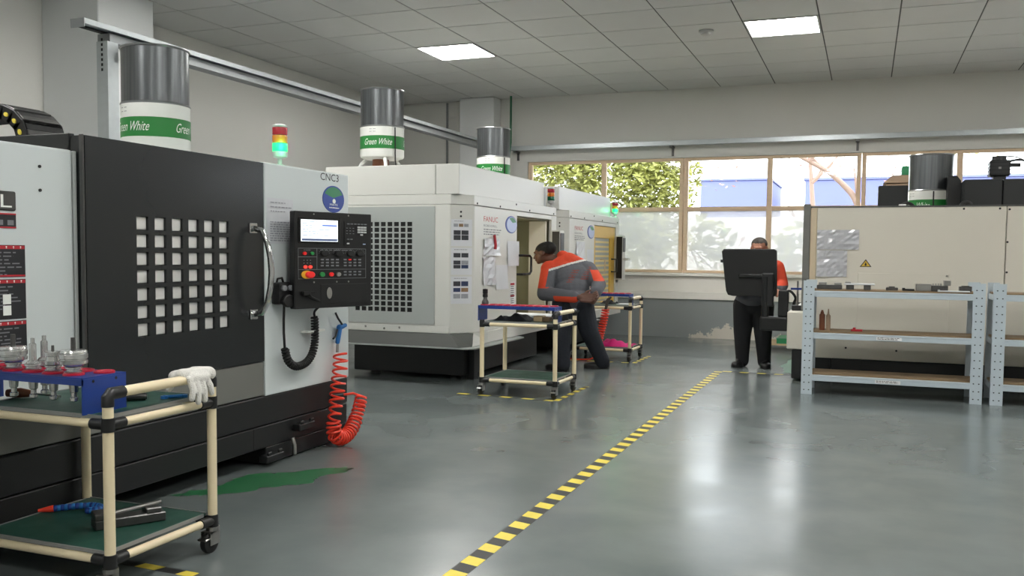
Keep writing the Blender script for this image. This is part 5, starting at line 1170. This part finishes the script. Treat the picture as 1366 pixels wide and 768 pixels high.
def features(parent, P, Rm, s=(1, 1, 1)):
    for q in (-1, 1):
        e = MB().ell(P(0.030*q, 0.084, 0.008), (0.013*s[0], 0.007, 0.009*s[2]), 12, 8, Rm); mesh_obj('eye', e, 'key_white', parent, smooth=True)
        mesh_obj('pupil', MB().ell(P(0.030*q, 0.0905, 0.008), (0.006*s[0], 0.003, 0.006*s[2]), 10, 6, Rm), 'ink_black', parent, smooth=True)
def shoe(parent, heel, d, L=0.33, w=0.075, m='shoe_black'):
    d = Vector((d[0], d[1], 0)).normalized(); h = Vector((heel[0], heel[1], 0)); sd = Vector((-d.y, d.x, 0)); mb = MB()
    Rm = Matrix((d, sd, Vector((0, 0, 1)))).transposed()
    mb.ell(h+d*0.075+Vector((0, 0, 0.055)), (0.085, w*0.82, 0.052), 16, 10, Rm); mb.ell(h+d*(L*0.62)+Vector((0, 0, 0.045)), (L*0.38, w, 0.042), 16, 10, Rm); mb.ell(h+d*0.10+Vector((0, 0, 0.085)), (0.07, w*0.78, 0.05), 14, 10, Rm)
    mb.prism(Frame(h, d, sd, (0, 0, 1)), [(0.0, -w*0.55), (0.10, -w*0.8), (L*0.6, -w*0.98), (L*0.88, -w*0.8), (L*0.99, -w*0.3), (L*0.99, w*0.3), (L*0.88, w*0.8), (L*0.6, w*0.98), (0.10, w*0.8), (0.0, w*0.55)], 0.0, 0.035)
    return soft('shoe', mb, 0.009, [m], parent, None, 3)

# ------------------------------------------------------------------ worker leaning into the open machine
W1 = thing('person', (-3.55, 11.35, 0), 'person in orange and grey work jacket bending into the open machine, hands behind the back', 'person')
S = 1.22
hipL, hipR = Vector((-3.64, 11.27, 0.86)), Vector((-3.44, 11.45, 0.86)); pel = Vector((-3.54, 11.36, 0.90)); chest = Vector((-3.61, 11.50, 1.18)); neck = Vector((-3.70, 11.56, 1.40))
shL, shR = Vector((-3.88, 11.40, 1.30)), Vector((-3.44, 11.70, 1.30)); elL, elR = Vector((-3.88, 11.20, 0.99)), Vector((-3.23, 11.48, 1.11)); wrL, wrR = Vector((-3.33, 11.05, 0.955)), Vector((-3.19, 11.17, 1.0))
knL, knR = Vector((-3.64, 11.20, 0.48)), Vector((-3.34, 11.44, 0.50)); anL, anR = Vector((-3.60, 11.16, 0.10)), Vector((-3.20, 11.60, 0.11))
hc = Vector((-3.985, 11.50, 1.515)); look = Vector((-1, 0.18, 0)); tl = Vector((-0.22, 0.03, 1))
def torso(mb, g):
    ax = (chest-pel).normalized(); sd = (shR-shL).normalized(); fr = ax.cross(sd).normalized(); Rm = Matrix((sd, fr, ax)).transposed()
    mb.ell(pel, (0.225+g, 0.165+g, 0.17+g), 20, 12, Rm); mb.ell(pel.lerp(chest, 0.5), (0.225+g, 0.17+g, 0.20+g), 20, 12, Rm); mb.ell(chest, (0.26+g, 0.175+g, 0.21+g), 20, 12, Rm)
    mb.ell(chest.lerp(neck, 0.45), (0.23+g, 0.14+g, 0.14+g), 20, 12, Rm); mb.cap(shL, shR, 0.105+g, 0.10+g); mb.cap(chest.lerp(neck, 0.6), neck, 0.11+g, 0.075+g); mb.cap(neck+Vector((0.03, 0.0, 0.0)), shR+Vector((-0.05, 0, 0.01)), 0.115+g, 0.10+g); mb.cap(neck, shL+Vector((0.06, 0.03, 0)), 0.11+g, 0.10+g)
def arms(mb, g, cut=1.0):
    for a, b, c in ((shL, elL, wrL), (shR, elR, wrR)):
        mb.cap(a, b, 0.098+g, 0.082+g); mb.cap(b, b.lerp(c, cut), 0.08+g, (0.052+g) if cut > 0.95 else 0.062+g)
def legs(mb, g):
    for a, b, c in ((hipL, knL, anL), (hipR, knR, anR)):
        mb.cap(a, b, 0.140+g, 0.112+g); mb.cap(b, c, 0.110+g, 0.080+g)
b_ = MB(); torso(b_, -0.02); arms(b_, -0.018); legs(b_, -0.018); b_.cap(neck, hc+Vector((0.05, 0, -0.07)), 0.068, 0.062)
P1_, R1_ = head(b_, hc, look, (1.35, 1.5, 1.08), tl)
hand(b_, wrL, (1, 0.06, -0.02), (0.1, -1, 0.5), S*1.1, 0.45, -1); hand(b_, wrR, (0.35, -0.6, -0.5), (-0.6, -0.4, 0.3), S, 0.7, 1)
body = soft('body', b_, 0.010, ['skin'], W1, None, 3)
hm = MB(); uu = Vector(tl).normalized(); hm.ell(P1_(0, -0.020, 0.040), (0.110, 0.155, 0.100), 20, 14, R1_)
def hair_cut(o, keep):
    bm = bmesh.new(); bm.from_mesh(o.data); off = origin(o)
    bmesh.ops.delete(bm, geom=[f for f in bm.faces if not keep(f.calc_center_median()+off)], context='FACES'); bm.to_mesh(o.data); bm.free()
hr = soft('hair', hm, 0.010, ['hair_black'], body, None, 2)
r1_ = Vector((R1_[0][0], R1_[1][0], R1_[2][0])); f1_ = Vector((R1_[0][1], R1_[1][1], R1_[2][1])); u1_ = Vector((R1_[0][2], R1_[1][2], R1_[2][2]))
hair_cut(hr, lambda p: (p-hc).dot(u1_) > (0.055 if (p-hc).dot(f1_) > 0.05 else (-0.055 if (p-hc).dot(f1_) < -0.03 else 0.0)))
features(body, P1_, R1_, (1.35, 1.2, 1.05))
# jacket: orange yoke and sleeve tops, white piping, grey body, orange cuffs
j_ = MB(); torso(j_, 0.012); arms(j_, 0.014, 0.80); j_.cap(neck-Vector((0, 0, 0.02)), neck+Vector((-0.05, 0, 0.06)), 0.105, 0.090)
ax1 = (neck-pel).normalized(); sd1 = (shR-shL).normalized()
def jm(p, n):
    h = (p-pel).dot(ax1); s = (p-chest).dot(sd1)
    h = p.z-1.29-0.36*(p.x+3.83); line = 0.0
    tL = (p-elL).dot((wrL-elL).normalized()); 
    dL = ((p-elL)-(wrL-elL).normalized()*tL).length
    if dL < 0.11 and tL > 0.08 and p.z < 1.12 and p.y < 11.26:
        return 0 if (tL > 0.20 and (p.z < 0.965)) else 1
    if (p-shL).dot(-sd1) > -0.02 and p.z > 1.06 and p.x < -3.80 and n.x < 0.25: return 0
    if (p-shR).dot(sd1) > -0.03 and p.z > 1.12 and p.z < 1.30: return 0 if p.z > 1.16 else 1
    if h > line+0.022: return 0
    if h > line-0.006: return 2
    if n.y < -0.1 and 1.08 < p.z < 1.36 and -3.72 < p.x < -3.36:                 # faded red characters down the back
        a = (p.x+3.70)+0.35*(1.36-p.z)-0.12; b = (1.36-p.z)
        for a0, b0, b1 in ((0.05, 0.06, 0.24), (0.19, 0.02, 0.20)):
            if 0 < a-a0 < 0.075 and b0 < b < b1 and ((b-b0) % 0.06) < 0.045 and (((b-b0) % 0.03) < 0.014 or 0.028 < a-a0 < 0.043): return 3
    return 1
jk = soft('jacket', j_, 0.009, ['jacket_orange', 'jacket_grey', 'jacket_white', 'jacket_print'], W1, jm, 4)
# faded print on the back
mb = MB(); 
axv = ax1; ctr = Vector((-3.60, 11.20, 1.16))
tr_ = MB(); legs(tr_, 0.012); tr_.ell(pel-Vector((0, 0, 0.03)), (0.205, 0.165, 0.13), 20, 12, None)
for a, b in ((knL, anL), (knR, anR)): tr_.cap(b.lerp(a, 0.12), b-Vector((0, 0, 0.01)), 0.098, 0.098)
soft('trousers', tr_, 0.012, ['trousers_navy'], W1, None, 4)
shoe(W1, (-3.53, 11.18), (-1, 0.12), 0.33, 0.072); shoe(W1, (-3.12, 11.66), (-1, -0.30), 0.34, 0.078)

# ------------------------------------------------------------------ worker standing behind the pendant
W2 = thing('person', (-1.41, 12.68, 0), 'person in orange and grey jacket and black trousers standing behind the black pendant', 'person')
hipL, hipR = Vector((-1.53, 12.68, 0.84)), Vector((-1.28, 12.68, 0.84)); pel = Vector((-1.405, 12.68, 0.92)); chest = Vector((-1.39, 12.66, 1.20)); neck = Vector((-1.36, 12.65, 1.43))
shL, shR = Vector((-1.63, 12.66, 1.34)), Vector((-1.12, 12.66, 1.34)); elL, elR = Vector((-1.68, 12.60, 1.09)), Vector((-1.045, 12.58, 1.12)); wrL, wrR = Vector((-1.55, 12.36, 1.05)), Vector((-1.04, 12.34, 1.05))
knL, knR = Vector((-1.54, 12.66, 0.47)), Vector((-1.27, 12.66, 0.47)); anL, anR = Vector((-1.54, 12.70, 0.10)), Vector((-1.25, 12.70, 0.10))
hc = Vector((-1.345, 12.62, 1.605)); look = Vector((-0.05, -1, -0.25)); tl = Vector((0, -0.25, 1))
def torso2(mb, g):
    mb.ell(pel, (0.215+g, 0.15+g, 0.16+g)); mb.ell(pel.lerp(chest, 0.5), (0.215+g, 0.155+g, 0.22+g)); mb.ell(chest, (0.24+g, 0.16+g, 0.20+g)); mb.cap(shL, shR, 0.095+g, 0.095+g); mb.cap(chest.lerp(neck, 0.5), neck, 0.11+g, 0.075+g)
b_ = MB(); torso2(b_, -0.02); arms(b_, -0.018); legs(b_, -0.018); b_.cap(neck, hc+Vector((0, 0.02, -0.06)), 0.068, 0.062)
P2_, R2_ = head(b_, hc, look, (1.32, 1.2, 1.05), tl)
hand(b_, wrL, (0.5, -0.8, 0.15), (0.5, 0.4, -0.6), 1.15, 0.8, -1); hand(b_, wrR, (-0.05, -1, -0.05), (-0.4, 0, -1), 1.15, 0.6, 1)
body2 = soft('body', b_, 0.010, ['skin_light'], W2, None, 3)
hm = MB(); hm.ell(P2_(0, -0.022, 0.045), (0.107, 0.122, 0.094), 20, 14, R2_)
hr2 = soft('hair', hm, 0.010, ['hair_grey'], body2, None, 2)
f2_ = Vector((R2_[0][1], R2_[1][1], R2_[2][1])); u2_ = Vector((R2_[0][2], R2_[1][2], R2_[2][2]))
hair_cut(hr2, lambda p: (p-hc).dot(u2_) > (0.085 if (p-hc).dot(f2_) > 0.04 else (-0.06 if (p-hc).dot(f2_) < -0.03 else 0.0)))
features(body2, P2_, R2_, (1.32, 1.2, 1.05))
j_ = MB(); torso2(j_, 0.012); arms(j_, 0.012, 0.85); j_.ell(pel-Vector((0, 0, 0.01)), (0.25, 0.19, 0.12)); j_.cap(neck-Vector((0, 0, 0.02)), neck+Vector((0, 0.0, 0.045)), 0.10, 0.09)
soft('jacket', j_, 0.011, ['jacket_orange', 'jacket_grey', 'jacket_white'], W2, lambda p, n: 1 if p.z < 1.12 else (2 if p.z < 1.135 and abs(p.x+1.38) < 0.25 else 0), 4)
tr_ = MB(); legs(tr_, 0.008); tr_.ell(pel-Vector((0, 0, 0.10)), (0.205, 0.15, 0.12))
for a, b in ((knL, anL), (knR, anR)): tr_.cap(b.lerp(a, 0.15), b-Vector((0, 0, 0.02)), 0.09, 0.09)
soft('trousers', tr_, 0.012, ['trousers_black'], W2, None, 4)
shoe(W2, (-1.55, 12.78), (-0.22, -1), 0.30, 0.075); shoe(W2, (-1.245, 12.78), (0.12, -1), 0.29, 0.075)

# ------------------------------------------------------------------ white glove on the trolley handle
G = MB(); gx, gz = -3.01, 0.885
G.cap((gx-0.05, 3.47, gz+0.016), (gx-0.01, 3.60, gz+0.022), 0.030, 0.032, 12); G.cap((gx-0.01, 3.47, gz+0.028), (gx+0.02, 3.60, gz+0.022), 0.028, 0.030, 12); G.cap((gx+0.025, 3.50, gz+0.010), (gx+0.035, 3.58, gz+0.004), 0.026, 0.028, 12)
for k, (y, L) in enumerate(((3.475, 0.085), (3.51, 0.105), (3.547, 0.10), (3.585, 0.075))):
    a = Vector((gx+0.035, y, gz+0.005)); b = a+Vector((0.022, 0.004*(k-1), -L*0.55)); c = b+Vector((0.0, 0.006*(k-1.5), -L*0.5)); G.cap(a, b, 0.0165, 0.016, 10); G.cap(b, c, 0.016, 0.0145, 10)
G.cap((gx-0.055, 3.49, gz+0.01), (gx-0.075, 3.46, gz-0.045), 0.017, 0.015, 10); G.cap((gx-0.03, 3.58, gz+0.02), (gx+0.0, 3.65, gz+0.012), 0.034, 0.036, 12)
tag(soft('work_glove', G, 0.006, ['glove_white'], None, None, 2, at=(gx, 3.53, gz)), 'white knitted work glove draped over the trolley handle', 'glove')

# ================================================================== OUTSIDE THE WINDOWS
struct(mesh_obj('ground', MB().box(-30, 30, 17.05, 60, -0.2, -0.02), 'ground_pale'), 'pale ground outside the windows')
def leaves(mb, c, r, n, size, rnd):
    for _ in range(n):
        while True:
            p = Vector((rnd.uniform(-1, 1), rnd.uniform(-1, 1), rnd.uniform(-1, 1)))
            if 0.15 < p.length < 1: break
        p = Vector(c)+Vector((p.x*r[0], p.y*r[1], p.z*r[2])); a = Vector((rnd.uniform(-1, 1), rnd.uniform(-1, 1), rnd.uniform(-0.6, 0.6))).normalized(); b = a.orthogonal().normalized(); b.rotate(Matrix.Rotation(rnd.uniform(0, 6.28), 3, a)); s = size*rnd.uniform(0.6, 1.3)
        mb.add([p-a*s, p+b*s*0.4, p+a*s, p-b*s*0.4], [(0, 1, 2, 3)])
def tree(x, y, label, crown, leafm, n, size, trunk, seed, tr=0.09):
    r = random.Random(seed); t = thing('tree', (x, y, 0), label, 'tree')
    mb = MB(); mb.tube(spline(trunk, 5), [tr-tr*0.6*i/(5*(len(trunk)-1)) for i in range(5*(len(trunk)-1)+1)], 10); mesh_obj('trunk', mb, 'bark', t, smooth=True)
    for k in range(5):
        b = Vector(trunk[1+k % (len(trunk)-1)]); e = b+Vector((r.uniform(-1.3, 1.3), r.uniform(-0.5, 0.5), r.uniform(0.4, 1.4))); mesh_obj('branch', MB().tube([b, b.lerp(e, 0.5)+Vector((0, 0, -0.1)), e], [0.06, 0.04, 0.015], 8), 'bark', t, smooth=True)
    lm = MB()
    for c, rad in crown: leaves(lm, c, rad, int(n*rad[0]*rad[2]), size, r)
    f = mesh_obj('foliage', lm, leafm, t); f['kind'] = 'stuff'
    return t
tree(-6.6, 20.6, 'green and yellow leafed tree outside the left windows', [((-7.2, 20.2, 3.4), (1.6, 0.9, 1.5)), ((-5.4, 20.4, 3.2), (1.6, 0.9, 1.5)), ((-4.4, 20.5, 3.3), (0.95, 0.7, 1.25)), ((-6.3, 20.8, 4.6), (2.4, 0.9, 1.3)), ((-5.8, 20.6, 1.9), (2.2, 0.6, 0.7))], 'leaf', 2700, 0.075, [(-6.6, 20.6, 0), (-6.5, 20.6, 1.5), (-6.3, 20.7, 3.0), (-6.2, 20.7, 4.6)], 1)
tree(-0.6, 22.5, 'bare pinkish tree with forked branches outside the middle windows', [((-1.0, 22.6, 4.0), (1.6, 0.5, 0.5)), ((0.7, 22.8, 3.9), (0.8, 0.5, 0.8)), ((-3.3, 22.4, 3.4), (0.5, 0.4, 0.4)), ((1.0, 22.4, 2.6), (0.5, 0.4, 0.5)), ((-1.4, 21.6, 1.4), (2.6, 0.5, 0.8))], 'leaf_autumn', 220, 0.06, [(0.1, 22.5, 0), (-0.15, 22.5, 2.4), (-0.6, 22.5, 3.2), (-1.3, 22.5, 3.7), (-2.1, 22.6, 4.1)], 2)
tree(-1.42, 25.0, 'straight pale tree trunk outside the middle windows', [((-1.6, 25.0, 4.9), (1.1, 0.5, 0.4)), ((2.5, 24.8, 4.3), (1.3, 0.5, 0.4))], 'leaf', 160, 0.08, [(-1.25, 25.0, 0), (-1.3, 25.0, 2.0), (-1.39, 25.0, 3.4), (-1.53, 25.0, 4.9)], 3)
bl = thing('shed', (-3.5, 31, 0), 'pale blue flat roofed building beyond the trees', 'building')
mesh_obj('wall', MB().box(-5.08, -2.9, 30, 34, -0.02, 3.90), 'building_blue', bl, bevel=0.02); mesh_obj('roof', MB().box(-5.12, -2.86, 29.95, 34.05, 3.90, 3.96), 'building_blue', bl)
bl = thing('shed', (-0.2, 31, 0), 'wide pale blue building behind the forked tree', 'building')
mesh_obj('wall', MB().box(-1.85, 4.2, 30, 34, -0.02, 3.86), 'building_blue', bl, bevel=0.02); mesh_obj('roof', MB().box(-1.9, 4.25, 29.95, 34.05, 3.86, 3.93), 'building_blue', bl)

def bush(x, y, r, h, seed, label):  # shrubs added so their leaves imitate leaf shadows on the frosted panes
    q = random.Random(seed); t = thing('shrub', (x, y, -0.02), label, 'shrub')
    for k in range(3): mesh_obj('stem', MB().tube([(x, y, -0.02), (x+q.uniform(-0.3, 0.3), y, h*0.4), (x+q.uniform(-0.7, 0.7), y, h*0.75)], [0.03, 0.02, 0.01], 6), 'bark', t)
    lm = MB()
    for k in range(9): leaves(lm, (x+q.uniform(-r, r)*0.8, y+q.uniform(-0.15, 0.15), q.uniform(0.3, 0.85)*h), (r*0.42, 0.25, h*0.22), 22, 0.17, q)
    f = mesh_obj('foliage', lm, 'leaf', t); f['kind'] = 'stuff'
for i, (x, h, lb) in enumerate(((-5.6, 2.3, 'leafy shrub added outside to blotch the frosted panes under the green tree'), (-4.2, 2.4, 'leafy shrub added outside to blotch the frosted panes beside the yellow door machine'), (-2.8, 2.2, 'leafy shrub added outside to blotch the frosted panes between the two workers'), (-1.3, 2.3, 'leafy shrub added outside to blotch the frosted panes behind the standing worker'), (0.4, 2.2, 'leafy shrub added outside to blotch the panes behind the cream machine'))):
    bush(x, 18.6, 0.55, h, 20+i, lb)

struct(mesh_obj('backdrop_wall', MB().box(-14, 14, 23.2, 23.4, -0.02, 2.45), 'backdrop_white'), 'white wall added outside to brighten the frosted panes')  # added so gaps between the shrub leaves shine white through the film
